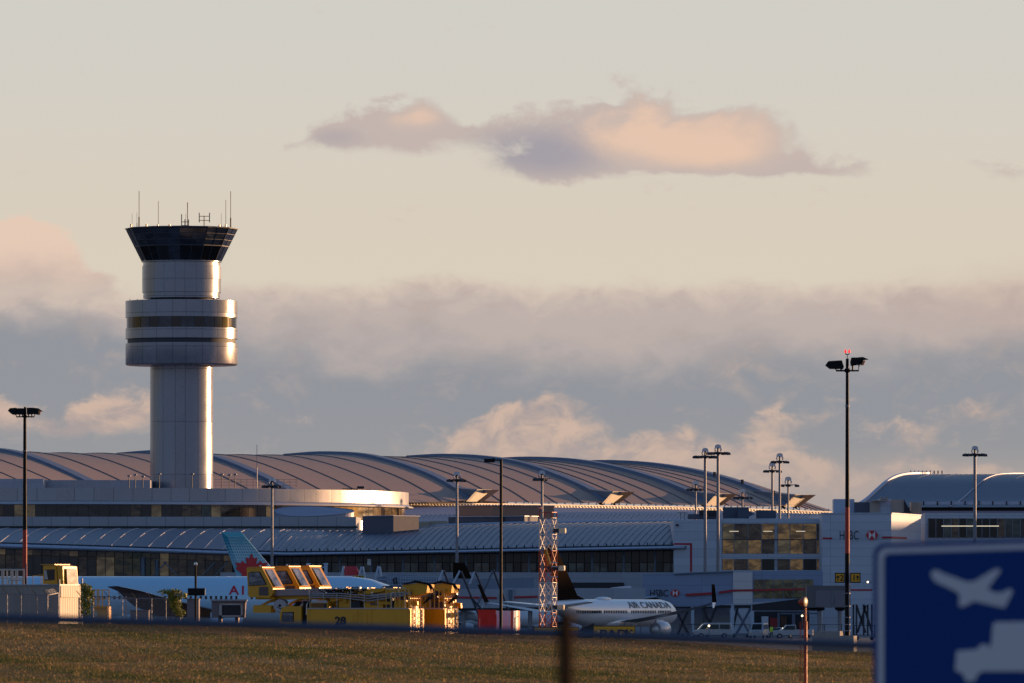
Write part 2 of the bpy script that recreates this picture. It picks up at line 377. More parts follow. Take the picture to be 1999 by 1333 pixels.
def thing(name,label,cat,loc=(0,0,0),rotz=0,group=None,world=True):
    o=bpy.data.objects.new(name,None); COL.objects.link(o); o.location=loc; o.rotation_euler=(0,0,rotz)
    o.empty_display_size=.5
    if world: LOC[o.name]=Vector(loc)
    return tag(o,label,cat,group)
def kind(o,k):
    o['kind']=k; return o
def copytree(o,parent=None):
    c=o.copy(); COL.objects.link(c)
    if parent: c.parent=parent
    for ch in list(o.children): copytree(ch,c)
    return c
def pbox(mb,x0,y0,x1,y1,Y,d):
    """box whose front face covers photo coordinates (x0,y0)-(x1,y1) at distance Y"""
    return mb.box(X(x0,Y),X(x1,Y),Y,Y+d,Z(y1,Y),Z(y0,Y))
def text(s,size,name,m,parent,mtx,sx=1.0,fn=None,ext=.01,bold=0.0,sp_=1.0):
    c=bpy.data.curves.new(name,'FONT'); c.body=s; c.space_character=sp_; c.size=size; c.extrude=ext; c.offset=bold; c.resolution_u=4
    t=bpy.data.objects.new(name+'_c',c); me=bpy.data.meshes.new_from_object(t)
    bpy.data.objects.remove(t); bpy.data.curves.remove(c)
    me.name=name; me.materials.clear(); me.materials.append(M[m])
    me.transform(Matrix.Diagonal((sx,1,1,1)))
    if fn:
        import bmesh
        bm=bmesh.new(); bm.from_mesh(me)
        for q in np.arange(.1,size,.16): bmesh.ops.bisect_plane(bm,geom=bm.verts[:]+bm.edges[:]+bm.faces[:],plane_co=(0,float(q),0),plane_no=(0,1,0))
        bm.to_mesh(me); bm.free()
        for v in me.vertices: v.co=fn(v.co)
    else: me.transform(mtx)
    o=bpy.data.objects.new(name,me); COL.objects.link(o); o.parent=parent
    if parent.name in LOC:
        me.transform(Matrix.Translation(-LOC[parent.name]))
    return o
def facing(p,yaw=0):  # text matrix: letters upright, facing the camera side (-y), yaw about z
    return Matrix.Translation(p)@Matrix.Rotation(yaw,4,'Z')@Matrix.Rotation(R(90),4,'X')

# ---------------- ground ----------------
def terrain_z(x,y):
    ed=np.interp(999.5+x/500*F,[-800,0,400,800,1050,1250,1400,1500,1600,1700,2100,3000],[1216,1218,1221,1235,1245,1251,1259,1268,1274,1276,1279,1279])
    ze=CZ-(ed-1200)*500/F
    k=np.clip((y-300)/200,0,1)
    z=.6+(ze-.6)*(k*k*(3-2*k)*.5+k*.5)
    z=z+.10*np.sin(x*.21+y*.05)*np.sin(y*.043+1)*np.clip(1-abs(k-.4)*2,0,1)
    z=np.where(y>500,ze*np.clip(1-(y-500)/36,-.1,1)-.02,z)
    return z
def gridmesh(name,m,xs,ys,fz):
    gx,gy=np.meshgrid(xs,ys); z=fz(gx,gy); n,k=gx.shape
    v=np.stack([gx,gy,z],-1).reshape(-1,3)
    f=[(j*k+i,j*k+i+1,(j+1)*k+i+1,(j+1)*k+i) for j in range(n-1) for i in range(k-1)]
    me=bpy.data.meshes.new(name); me.from_pydata(v.tolist(),[],f); me.materials.append(M[m]); me.shade_smooth()
    o=bpy.data.objects.new(name,me); COL.objects.link(o); return o
def soilmat():
    m,nt,b=newmat('dry_soil'); tc=nt.nodes.new('ShaderNodeTexCoord')
    n=noise(tc.outputs['Object'],.25,8,.65); n2=noise(tc.outputs['Object'],2.5,6,.65)
    c=cmix(sstep(n,.38,.62),lin(112,94,56),lin(150,118,76)); c=cmix(sstep(n2,.45,.75)*.5,c,lin(48,44,28))
    nt.links.new(c,b.inputs['Base Color']); b.inputs['Roughness'].default_value=.95
    bp=nt.nodes.new('ShaderNodeBump'); bp.inputs['Strength'].default_value=.8; bp.inputs['Distance'].default_value=.2
    nt.links.new(n2.v,bp.inputs['Height']); nt.links.new(bp.outputs[0],b.inputs['Normal']); return m
M['soil']=soilmat()
g=MB(); g.add([(-9000,-3000,0),(9000,-3000,0),(9000,30000,0),(-9000,30000,0)],[(0,1,2,3)])
kind(g.build('ground','asph'),'structure')
kind(gridmesh('grass_field','soil',np.arange(-90,91,2.0),np.concatenate([np.arange(-40,260,20),np.arange(260,541,3)]),terrain_z),'structure')
def grass():
    r=np.random.default_rng(3); M['gr']=[mat('straw_grass',(188,152,98),.95,0,.08,.5,spec=.2),mat('olive_grass',(170,142,80),.95,0,.08,.5,spec=.2),mat('brown_grass',(176,134,86),.95,0,.08,.5,spec=.2),mat('green_grass',(138,122,64),.95,0,.08,.5,spec=.2)]
    N=400000
    y=278+ (532-278)*r.random(N)**.92; hw=y*1000/F*1.06+1; x=(r.random(N)*2-1)*hw
    def nz(x,y,s,ph):
        q=0
        for i,(a,b) in enumerate([(1,.31),(-.63,.9),(.42,-1.1),(1.3,.5),(-.9,-.45)]):
            q=q+np.sin((x*a*1.0+y*b*.35)*s*(1+.37*i)+ph+i*1.7)
        return q/3
    a=nz(x,y,.35,1)+.6*nz(x,y,1.3,4); h=.06+.05*r.random(N)+.08*np.clip(a,0,1.5); h*=np.where(r.random(N)<.006,1.8,1)
    w=.010+.015*r.random(N); th=r.random(N)*math.pi; lean=(r.random((N,2))-.5)*.9*h[:,None]
    z=terrain_z(x,y)-.02
    dx=np.cos(th)*w; dy=np.sin(th)*w
    v=np.empty((N,4,3)); v[:,0]=np.stack([x-dx*1.6,y-dy,z],-1); v[:,1]=np.stack([x+dx*1.6,y+dy,z],-1)
    v[:,2]=np.stack([x+lean[:,0]*.6+dx*1.2,y+lean[:,1]*.6+dy,z+h*.65],-1); v[:,3]=np.stack([x+lean[:,0],y+lean[:,1],z+h],-1)
    me=bpy.data.meshes.new('grass'); me.vertices.add(N*4); me.vertices.foreach_set('co',v.reshape(-1))
    me.loops.add(N*4); me.loops.foreach_set('vertex_index',np.arange(N*4)); me.polygons.add(N)
    me.polygons.foreach_set('loop_start',np.arange(N)*4); me.polygons.foreach_set('loop_total',np.full(N,4))
    b=nz(x,y,.55,9)+.7*nz(x,y,1.7,2)+r.normal(0,.25,N)+.9*nz(x,y,.16,6)
    mi=np.where(b>.55,0,np.where(b>-.1,2,np.where(b>-.8,1,3))); me.polygons.foreach_set('material_index',mi)
    for m in M['gr']: me.materials.append(m)
    me.update(); o=bpy.data.objects.new('grass',me); COL.objects.link(o)
    kind(o,'stuff'); tag(o,'dry straw and olive grass covering the foreground field','grass')
grass()
# ---------------- control tower ----------------
def tower():
    Y=1400; cx=X(354.5,Y); k=Y/F; c=(cx,Y); H=lambda py:Z(py,Y); n=72
    t=thing('control_tower','tall pale airport control tower with round pods and flared dark glass cab','control tower',(cx,Y,0))
    MB().lathe(c,[(61.5*k,0),(61.5*k,H(713))],n).build('shaft','tower',t,40)
    r=109.5*k
    MB().lathe(c,[(r*.97,H(713.5)),(r-.05,H(712)),(r,H(710)),(r,H(671))],n).build('pod_wall','pod',t,40)
    MB().lathe(c,[(r*.965,H(671)),(r*.965,H(662))],n).build('recess_band','mull',t,40)
    MB().lathe(c,[(r,H(662)),(r,H(641.5))],n).build('pod_wall','pod',t,40)
    for i in range(30):
        a0=2*math.pi*i/30+R(3); a1=a0+2*math.pi/30-.012
        MB().lathe(c,[(r-.18,H(641.5)),(r-.18,H(620.5))],3,a0,a1).build('window',['cab','cab','cabd','g2','g4'][[0,2,1,0,3,1,2][i%7] if i else 0],t)
    MB().lathe(c,[(r-.25,H(641.5)),(r-.25,H(620.5))],n).build('window_frame','mullb',t,40)
    MB().lathe(c,[(r,H(620.5)),(r,H(588)),(r-.35,H(587.6)),(r-.35,H(589))],n).build('pod_wall','pod',t,40)
    MB().lathe(c,[(62*k,H(589)),(62*k,H(582))],n).build('neck','mull',t,40)
    r2=77*k
    MB().lathe(c,[(r2*.95,H(583)),(r2*.975,H(582.5)),(r2*.975,H(572)),(r2,H(571.5)),(r2,H(519.5)),(r2-.15,H(519.3)),(r2-.15,H(512)),(r2+.12,H(511.8)),(r2+.12,H(510.5))],n).build('upper_drum','pod',t,40)
    rb,rt=77.5*k,109.5*k; zb,zt=H(510.5),H(446.5)
    def cr(z): return rb+(rt-rb)*(z-zb)/(zt-zb)
    zr=[zb,H(481.5),H(470),H(458.5),H(448.5)]
    fr=MB()
    for i in range(12):
        a0=2*math.pi*i/12; a1=a0+2*math.pi/12
        for s in range(2):
            b0=i*2+s
            for j in range(4):
                def P(u,z):
                    rr=cr(z); p0=Vector((cx+rr*math.sin(a0),Y-rr*math.cos(a0),z)); p1=Vector((cx+rr*math.sin(a1),Y-rr*math.cos(a1),z)); return p0.lerp(p1,u)
                u0,u1=s/2+.012,(s+1)/2-.012; z0,z1=zr[j]+.05,zr[j+1]-.05
                q=[P(u0,z0),P(u1,z0),P(u1,z1),P(u0,z1)]; cc=Vector((cx,Y,(z0+z1)/2)); nn=(q[0]-cc); nn.z=0; nn=nn.normalized()*-.06
                MB().extr(q,nn,0).build('cab_window',('cabd' if rng.random()<.8 else 'cab') if j==0 else ('cab2' if rng.random()<.14 else 'cab'),t)
                fr.tube([P(s/2,zr[j]),P(s/2,zr[j+1])],.07,4)
                fr.tube([P(s/2,zr[j]),P((s+1)/2,zr[j])],.11 if j==1 else .06,4)
    fr.build('cab_frame','mull',t)
    MB().lathe(c,[(cr(zr[0])-.3,zr[0]),(cr(zr[4])-.35,zr[4])],12,cap=True).build('cab_interior','dark',t)
    MB().lathe(c,[(rt-.2,H(448.5)),(rt+.1,H(448)),(rt+.1,H(446)),(rt-.5,H(445)),(1,H(443.5))],12).build('cab_roof','mull',t)
    def ant(px,top,r0=.05,low=None,dy=0.0,bot=446):
        m=MB(); zz=H(bot); 
        if low: m.tube([(X(px,Y),Y+dy,zz),(X(px,Y),Y+dy,H(low))],r0*2.2,6)
        m.tube([(X(px,Y),Y+dy,zz),(X(px,Y),Y+dy,H(top))],r0,6); return m
    for px,top,low,r0 in ((272,373,424,.055),(308,391,442,.045),(256.5,415,440,.03),(268.5,416,436,.03),(367,396,None,.07),(451,374,426,.055),(441.5,391,441,.045),(432,416,438,.03),(362.5,417,None,.03)):
        ant(px,top,r0,low,(rng.random()-.5)*6).build('antenna','mull',t)
    for px,py in ((259,441),(289,441),(334,441),(311,442),(431,442),(443,442)):
        MB().tube([(X(px,Y),Y-6,H(446)),(X(px,Y),Y-6,H(py-.5))],.16,6).build('obstruction_light','rl0',t)
    m=ant(398.5,421,.08)
    for py in (422,430): m.tube([(X(389,Y),Y,H(py)),(X(409,Y),Y,H(py))],.07,4)
    for px in (389,409): m.tube([(X(px,Y),Y,H(434)),(X(px,Y),Y,H(415))],.08,5)
    m.build('antenna_array','mull',t)
    m=MB()
    for px in (354.5,361,368): m.tube([(X(px,Y),Y,H(446)),(X(px,Y),Y,H(418 if px<361 else 428))],.08,5)
    for py in (433,440): m.tube([(X(354,Y),Y,H(py)),(X(369,Y),Y,H(py))],.08,4)
    m.build('antenna_array','mull',t)
    for px in (254,268,290,449): 
        MB().tube([(X(px,Y),Y-.5,H(588)),(X(px,Y),Y-.5,H(583.5))],.05,5).build('vent_pipe','mull',t)
tower()
# ---------------- round podium building ----------------
def podium():
    Yc=1397; cx=X(145,Yc); c=(cx,Yc); Rr=57.0
    t=thing('podium_building','broad round-ended office building with pale parapet, long window band and tower rising from it','building',(cx,Yc,0))
    MB().lathe(c,[(Rr-1.2,0),(Rr-1.2,21.5)],160).build('inner_wall','podsp',t,40)
    MB().lathe(c,[(Rr,21.75),(Rr,23.87),(Rr-.4,23.87),(Rr-.4,22.4),(1,22.3)],160,cap=False).build('parapet','podium',t,40)
    MB().lathe(c,[(Rr-.6,21.08),(Rr+.75,21.2),(Rr+.8,21.42),(Rr-.1,21.75)],160).build('cornice','cornice',t,40)
    MB().lathe(c,[(Rr-.5,17.2),(Rr-.1,17.25),(Rr-.1,18.85),(Rr-.5,18.9)],160).build('spandrel','podsp',t,40)
    N=108; gm=['g1','g2','g1','g4','g2','g5','g1','g2']
    for i in range(N):
        a0=R(-72)+R(190)*i/N; a1=R(-72)+R(190)*(i+.965)/N
        MB().lathe(c,[(Rr-.5,18.9),(Rr-.5,21.05)],1,a0,a1).build('window',gm[rng.randrange(8)] if a0<R(40) else ('g5' if i%5 else 'g1'),t)
    # terrace volume in front
    s=MB(); x1=X(695,1336); s.prism([(X(-260,1332),1332),(x1,1336),(x1+.5,1352),(X(-260,1332),1352)],0,Z(1008.5,1334)); s.build('terrace_wall','terr',t)
    s=MB(); s.prism([(X(-260,1332),1331.6),(x1+.3,1335.6),(x1+.3,1335.9),(X(-260,1332),1331.95)],Z(1030,1334),Z(1027,1334)); s.build('gutter','dark',t)
    # penthouse on the roof, left
    pbox(MB(),-200,937,293,953,1385,20).build('penthouse','podsp',t)
    pbox(MB(),-200,934.5,85,953,1378,6).build('penthouse','wall',t)
    m=MB()
    for px in range(470,582,12): m.tube([W(px,953,1378),W(px,936,1378)],.03,4)
    for py in (936,941,947): m.tube([W(418,py,1378),W(581,py,1378)],.03,4)
    m.build('railing','mull',t)
    # tilted oval roof light on the terrace
    Yo=1338; ox=X(612,Yo); ov=MB(); top=[];bot=[]; n=48
    for i in range(n):
        a=2*math.pi*i/n; xx=ox+math.cos(a)*6.55; yy=Yo+3.9+math.sin(a)*3.6; zz=Z(1007.5,Yo)+ (math.sin(a)*.5+.5)*1.55+(.12 if math.sin(a)>0 else .0)+ -.25*math.cos(a)*math.sin(a)
        top.append((xx,yy,zz)); bot.append((xx-.0,yy,Z(1012,Yo)))
    ov.grid([bot,top],True); ov.add(top,[tuple(range(n))]); ov.build('oval_roof_light',M['oval'],t)
    m=MB()
    m.tube([top[i%n] for i in range(n+1)],.09,5); m.build('oval_rim','steel',t)
podium()
# ---------------- main hall: long curved roof with deep ribs ----------------
def cat(p,n):
    """Catmull-Rom resample of 3-D points"""
    p=[Vector(q) for q in p]; p=[2*p[0]-p[1]]+p+[2*p[-1]-p[-2]]; out=[]; m=len(p)-3
    for i in range(n):
        t=i/(n-1)*m; j=min(int(t),m-1); u=t-j; a,b,c,d=p[j:j+4]
        out.append(.5*((2*b)+(c-a)*u+(2*a-5*b+4*c-d)*u*u+(3*b-a-3*c+d)*u**3))
    return out
RIBS=[[(-520,886),(-440,881),(-370,880),(-300,887),(-225,905),(-140,940),(-70,975)],
 [(-110,886),(-60,880),(0,880),(60,893),(130,921),(190,950),(245,978)],
 [(235,889),(300,884),(365,884),(430,897),(505,927),(560,955),(605,980)],
 [(560,891),(630,886),(705,889),(770,903),(835,925),(885,950),(925,976)],
 [(800,894),(870,890.5),(945,894),(1020,906),(1090,929),(1150,955),(1190,980)],
 [(960,899),(1040,896),(1120,900),(1200,913),(1280,935),(1345,960),(1392,984)],
 [(1120,905),(1195,902.5),(1280,908),(1365,922),(1440,942),(1500,965),(1545,986)],
 [(1215,910),(1290,910),(1370,920),(1450,938),(1520,960),(1580,982),(1625,997)]]
def ribpts(pl,n=25,lift=0):
    Yc=1600+(pl[0][0]-560)*.158; m=len(pl)-1; q=[]
    for i,(px,py) in enumerate(pl): q.append(W(px,py,Yc-26*i/m))
    o=cat(q,n)
    return [p+Vector((0,0,lift)) for p in o]
def hall():
    t=thing('terminal_hall','long arched terminal hall with brown curved roof and thick blue-grey ribs','building',(40,1620,0))
    rp=[ribpts(p) for p in RIBS]; rows=[]; K=6
    for i in range(len(rp)-1):
        for k in range(K if i<len(rp)-2 else K+1):
            u=k/K; sag=-.2*math.sin(math.pi*u)-.15*min(1,4*u*(1-u)*2)
            rows.append([a.lerp(b,u)+Vector((0,0,sag)) for a,b in zip(rp[i],rp[i+1])])
    full=[]
    for r in rows:
        p=r[0]; d=Vector((-1.0,.75,0)); q=[p+d*28+Vector((0,0,-9)),p+d*18+Vector((0,0,-4.5)),p+d*9+Vector((0,0,-1.3))]
        full.append(q+r)
    s=MB(); s.grid(full); s.build('roof','roofm',t,60)
    # standing seams between the ribs
    s=MB()
    for i in range(len(rp)-1):
        for k in range(1,5):
            u=k/5; s.tube([a.lerp(b,u)+Vector((0,0,-.2*math.sin(math.pi*u)-.15*min(1,8*u*(1-u))+.03)) for a,b in zip(rp[i],rp[i+1])],.15,4)
    s.build('roof_seam','seam',t)
    for i,pl in enumerate(RIBS[:-1]):
        pts=rp[i]; m=MB(); a=[];b=[];c=[];d=[]
        for j,p in enumerate(pts):
            f=j/(len(pts)-1); w=1.9+.5*f; h=.5
            tn=(pts[min(j+1,len(pts)-1)]-pts[max(j-1,0)]).normalized(); sd=Vector((.57,.82,0))*w
            up=Vector((0,0,1))
            a.append(p-sd-up*.9); b.append(p-sd*.62+up*h); c.append(p+sd*.62+up*h); d.append(p+sd-up*.9)
        m.grid([a,b,c,d]); rb=m.build('rib','roofrib',t,35)
        # flared prow at the eave end of the rib
        e=pts[-3]; e2=pts[-1]; Ye=e2.y
        x0=pl[-1][0]; y0=pl[-1][1]
        P=[W(x0-75,y0-29,Ye+3),W(x0-10,y0-21,Ye+1),W(x0+28,y0-20,Ye-2.5),W(x0-4,y0+3,Ye-.5),W(x0-34,y0-2,Ye+.5)]
        m=MB(); m.extr(P,(2.2,3.2,.05),0); m.build('rib_prow','prow',t)
        m=MB(); m.extr([W(a_,b_,Ye-7+(a_-x0+22)*.13) for a_,b_ in ((x0+7,y0-21),(x0+31,y0-20.5),(x0+1,y0+3),(x0-15,y0+3))],(.5,.6,0),0); m.build('rib_cap','prowcap',t)
    # walls below the eave, gutter truss with posts
    ev=[(x,y) for x,y in ((-300,975),(780,982),(1000,985),(1300,990),(1450,994),(1640,1001))]
    def EV(px): 
        return float(np.interp(px,[p[0] for p in ev],[p[1] for p in ev]))
    def EY(px): return 1574+(px-925)*.158*.75 if px>925 else 1574+(px-925)*.08
    top=[]; bot=[]
    for px in range(-300,1650,30):
        top.append(W(px,EV(px)-1,EY(px)+.8)); bot.append((X(px,EY(px)+.8),EY(px)+.8,0))
    m=MB(); m.grid([bot,top]); m.build('eave_wall','hallwall',t)
    m=MB(); a=[];b=[]
    for px in range(700,1642,6): 
        a.append(W(px,EV(px)-1,EY(px)-1.4)); b.append(W(px,EV(px)+6.5,EY(px)-1.2))
    m.tube(a,.13,4); m.tube(b,.13,4); m.tube([p+Vector((0,.5,.3)) for p in b],.28,4)
    for i in range(len(a)-1): m.tube([a[i],b[i]+(b[i+1]-b[i])*.5],.06,3); m.tube([b[i]+(b[i+1]-b[i])*.5,a[i+1]],.06,3)
    m.build('gutter_truss','trussm',t)
    px=706.0
    while px<1640:
        st=19-(px-706)*.0088; Yp=EY(px)-1.2; m=MB(); m.tube([W(px,EV(px)-1,Yp),W(px,EV(px)-7,Yp)],.14,4); m.tube([W(px-2,EV(px)-3.2,Yp),W(px+1.5,EV(px)-6.5,Yp)],.11,4); m.build('truss_post','trussm',t); px+=st
    # lower sloping roof in front of the eave
    m=MB(); rows=[]
    for px in range(560,1660,20): rows.append([W(px,1030,1425),W(px,1012,1470),W(px,1003,1530),W(px,EV(px)+4,EY(px)-1)])
    m.grid(rows); m.build('lower_roof','violet',t,50)
    m=MB()
    for px in range(790,1660,9): m.tube([W(px,1012,1469.8),W(px+9,1002.5,1529.8)],.07,3)
    m.build('lower_roof_seam','seam2',t)
    for px in (1397,1451,1512): MB().tube([W(px-2,py0(px)+4,1600),W(px-2,py0(px)-5,1600)],.3,5).build('roof_vent','dark',t)
def py0(px): return float(np.interp(px,[1397,1451,1512],[926,941,963]))
hall()

# ---------------- lower terminal wing ----------------
EAVE=[(-300,1052,1064),(0,1058,1071),(200,1064,1076),(430,1072,1083),(560,1075.5,1085),(700,1074,1082.5),(900,1070.5,1079.5),(1100,1066.5,1076),(1345,1062,1072)]
def ep(px,k): return float(np.interp(px,[e[0] for e in EAVE],[e[k] for e in EAVE]))
def wing():
    t=thing('terminal_wing','low terminal wing with grey ribbed vaulted roof and long dark glass front behind aircraft','building',(0,1290,0))
    def top(px): return float(np.interp(px,[-300,0,560,680,760,860,1000,1345],[1029,1031,1033,1036,1034,1027,1022.5,1018]))
    def prof(px,shift,n=9,lift=0.0):
        a=W(px,ep(px,1)+1,1291); b=W(px+shift,top(px+shift),1334 if px<640 else 1346); o=[]
        for i in range(n):
            u=i/(n-1); p=a.lerp(b,u); z=a.z+(b.z-a.z)*math.sin(u*math.pi/2*.96)/math.sin(math.pi/2*.96); o.append((p.x,p.y,z+lift))
        return o
    s=MB(); rows=[prof(px,0) for px in range(-300,1346,15)]
    rows=[r+[(r[-1][0],r[-1][1]+14,r[-1][2]-3)] for r in rows]
    s.grid(rows); s.build('roof','lowroof',t,50)
    s=MB()
    for px in np.arange(-290,560,36.2): s.tube(prof(px,56,13,.04),.085,4)
    s.build('pale_rib','lowrib',t)
    s=MB()
    for px in np.arange(500,1330,13.0): s.tube(prof(px,62,13,.03),.055,4)
    s.build('roof_rib','ribd',t)
    s=MB(); rt=[]
    for px in range(830,1346,15): rt.append(W(px,top(px)-1.0,1346))
    s.tube(rt,.28,6); s.build('ridge_cap','eave',t)
    for px in np.arange(845,1340,27):
        MB().tube([W(px-5,top(px)+1.5,1345),W(px+5,top(px)+.5,1345)],.22,4).build('ridge_bracket','dark',t)
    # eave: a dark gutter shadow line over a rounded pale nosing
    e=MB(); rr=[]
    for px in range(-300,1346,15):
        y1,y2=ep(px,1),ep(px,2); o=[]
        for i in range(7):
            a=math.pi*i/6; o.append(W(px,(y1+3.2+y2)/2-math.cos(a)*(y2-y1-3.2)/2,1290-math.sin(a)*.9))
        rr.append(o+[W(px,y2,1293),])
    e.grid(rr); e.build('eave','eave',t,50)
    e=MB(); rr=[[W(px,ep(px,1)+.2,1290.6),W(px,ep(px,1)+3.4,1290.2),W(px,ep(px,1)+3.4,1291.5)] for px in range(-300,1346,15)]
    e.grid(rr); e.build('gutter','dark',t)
    for i,px in enumerate(np.arange(-270,1340,18.5)):
        y1,y2=ep(px,1),ep(px,2); MB().tube([W(px,y1+3.5,1289.6),W(px-3,y2+.5,1289.4)],.07,4).build('eave_bracket','dark',t)
    for i,px in enumerate(np.arange(560,1340,16.0)):
        MB().tube([W(px,ep(px,1)-3.5,1291),W(px,ep(px,1)+1,1290.8)],.14,4).build('snow_guard','dark',t)
    # body of the wing
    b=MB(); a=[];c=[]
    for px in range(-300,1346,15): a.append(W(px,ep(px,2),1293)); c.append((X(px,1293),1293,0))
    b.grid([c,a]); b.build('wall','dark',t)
    # left glazing: bays of brownish glass with braces behind
    gm=['g1','g1','g5','g2','g1','g5','g2']
    for px in np.arange(-290,430,35.4):
        for half in range(2):
            x0=px+half*17.7+.8; x1=x0+16.4; Y=1292.2
            y0=ep(x0,2)+1
            MB().prism([(X(x0,Y),Y),(X(x1,Y),Y),(X(x1,Y),Y+.15),(X(x0,Y),Y+.15)],Z(1124,Y),Z(y0+11,Y)).build('window',gm[rng.randrange(7)],t)
            MB().prism([(X(x0,Y),Y),(X(x1,Y),Y),(X(x1,Y),Y+.15),(X(x0,Y),Y+.15)],Z(y0+10.3,Y),Z(y0,Y)).build('window',gm[rng.randrange(4)],t)
        MB().tube([W(px,1125,1292),W(px,ep(px,2),1292)],.07,4).build('mullion','mull',t)
    for px in (300,345,395,420): MB().tube([W(px,1122,1291.9),W(px+26*(1 if px!=345 else -1),1096,1291.9)],.13,4).build('brace','mullb',t)
    MB().tube([W(279,1123,1291.9),W(279,1088,1291.9)],.45,6).build('column','mullb',t)
    MB().tube([W(306,1123,1291.9),W(306,1092,1291.9)],.3,6).build('column','mullb',t)
    # middle glazing: dark upper, green lower
    for k,px in enumerate(np.arange(540,1318,15.4)):
        Y=1292.2; y0=ep(px,2)+2
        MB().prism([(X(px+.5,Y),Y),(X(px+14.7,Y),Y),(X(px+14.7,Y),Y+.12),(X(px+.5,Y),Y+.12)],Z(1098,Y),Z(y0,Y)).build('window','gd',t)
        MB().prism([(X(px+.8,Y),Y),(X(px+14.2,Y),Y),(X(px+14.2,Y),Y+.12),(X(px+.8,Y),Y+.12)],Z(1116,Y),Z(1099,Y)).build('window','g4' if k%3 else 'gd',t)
        if k%4==0: MB().tube([W(px,1117,1292),W(px,y0,1292)],.16,5).build('column','mullb',t)
    pbox(MB(),717,1091,724,1103,1291.8,.2).build('notice_panel','white',t)
    b=MB(); pbox(b,430,1117,1345,1240,1291,2.2); b.build('lower_wall','wall',t)
    b=MB(); pbox(b,-300,1124.5,430,1240,1291,2.2); b.build('lower_wall','wall',t)
    # ground-floor glazing, right, over a flat dark panel painted as shaded depth
    pbox(MB(),1098,1137,1218,1180,1290.6,.3).build('recess_shade','dark',t)
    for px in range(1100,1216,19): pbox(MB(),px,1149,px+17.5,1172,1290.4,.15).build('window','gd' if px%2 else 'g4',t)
    b=MB(); pbox(b,1098,1157.5,1218,1163.5,1290.1,.2); b.build('stripe','stripe',t)
wing()
# ---------------- roof-top plant rooms ----------------
def plant(px0,px1,pxc,y0,y1,Y,label,lit=None,d=9,mm='brick',mm2='brick'):
    """two visible faces: px0..pxc faces left-front, pxc..px1 faces right-front"""
    t=thing('plant_room',label,'plant room',(X(pxc,Y),Y,0))
    p=[(X(pxc,Y),Y),(X(px1,Y),Y+d*.5),(X(px1,Y)-3,Y+d+3),(X(px0,Y),Y+d*.35)]
    s=MB(); s.prism(p,Z(y1,Y),Z(y0,Y)); s.build('wall',mm,t)
    q=[(a+(.25 if a>X(pxc,Y) else -.25),b) for a,b in p]; q[0]=(q[0][0]+.25,Y-.3)
    s=MB(); s.prism(q,Z(y0,Y)+.02,Z(y0-1.4,Y)); s.build('roof_edge','eave',t)
    return t
plant(707,817,768,1007.5,1045,1322,'dark grey cladded plant room on the low roof beside the round building')
plant(875,1060,943,1009,1026,1352,'long low grey plant room on the roof behind the lamp mast')
plant(985,1050,1024,1008,1024,1350,'small plant room with sunlit end on the low roof near the lattice mast',mm='brick')
plant(896,1082,962,987,1012,1420,'tall brown plant room with dark left face under the roof truss',mm='brk2')
M_=0
s=MB(); pbox(s,812,1018,838,1030,1345,6); tag(s.build('roof_cabinet','prowcap'),'small pale cabinet left of a pair on the low roof behind the dark plant room','cabinet')
s=MB(); pbox(s,839,1017,874,1030,1346,6); tag(s.build('roof_cabinet','prowcap'),'small pale cabinet right of a pair on the low roof beside the long plant room','cabinet')
# ---------------- pier with the bank sign ----------------
def hsbc(parent,px,py,Y,hh,wpx,logo,hw):
    """lettering plus the red and white hexagon emblem"""
    k=Y/F; text('HSBC',hh*k*1.42,'lettering','ink',parent,facing((X(px,Y),Y-.12,Z(py+hh/2,Y))),sx=wpx/(hh*1.42*2.78),bold=.01)
    cx=X(logo,Y); cz=Z(py,Y); h=hh*.52*k; w=hw*k
    m=MB(); yy=Y-.14
    sq=[(cx-w*.5,yy,cz-h),(cx+w*.5,yy,cz-h),(cx+w*.5,yy,cz+h),(cx-w*.5,yy,cz+h)]
    m.mi=0; m.extr(sq,(0,.06,0),0); m.mi=1
    y2=yy-.03; c=(cx,y2,cz)
    for a in ([(cx-w*.5,y2,cz-h),(cx-w,y2,cz),(cx-w*.5,y2,cz+h)],[(cx+w*.5,y2,cz-h),(cx+w*.5,y2,cz+h),(cx+w,y2,cz)],
              [(cx-w*.5,y2,cz+h),c,(cx+w*.5,y2,cz+h)],[(cx-w*.5,y2,cz-h),(cx+w*.5,y2,cz-h),c]): m.extr(a,(0,.04,0),0)
    m.build('emblem',['white','redlogo'],parent)
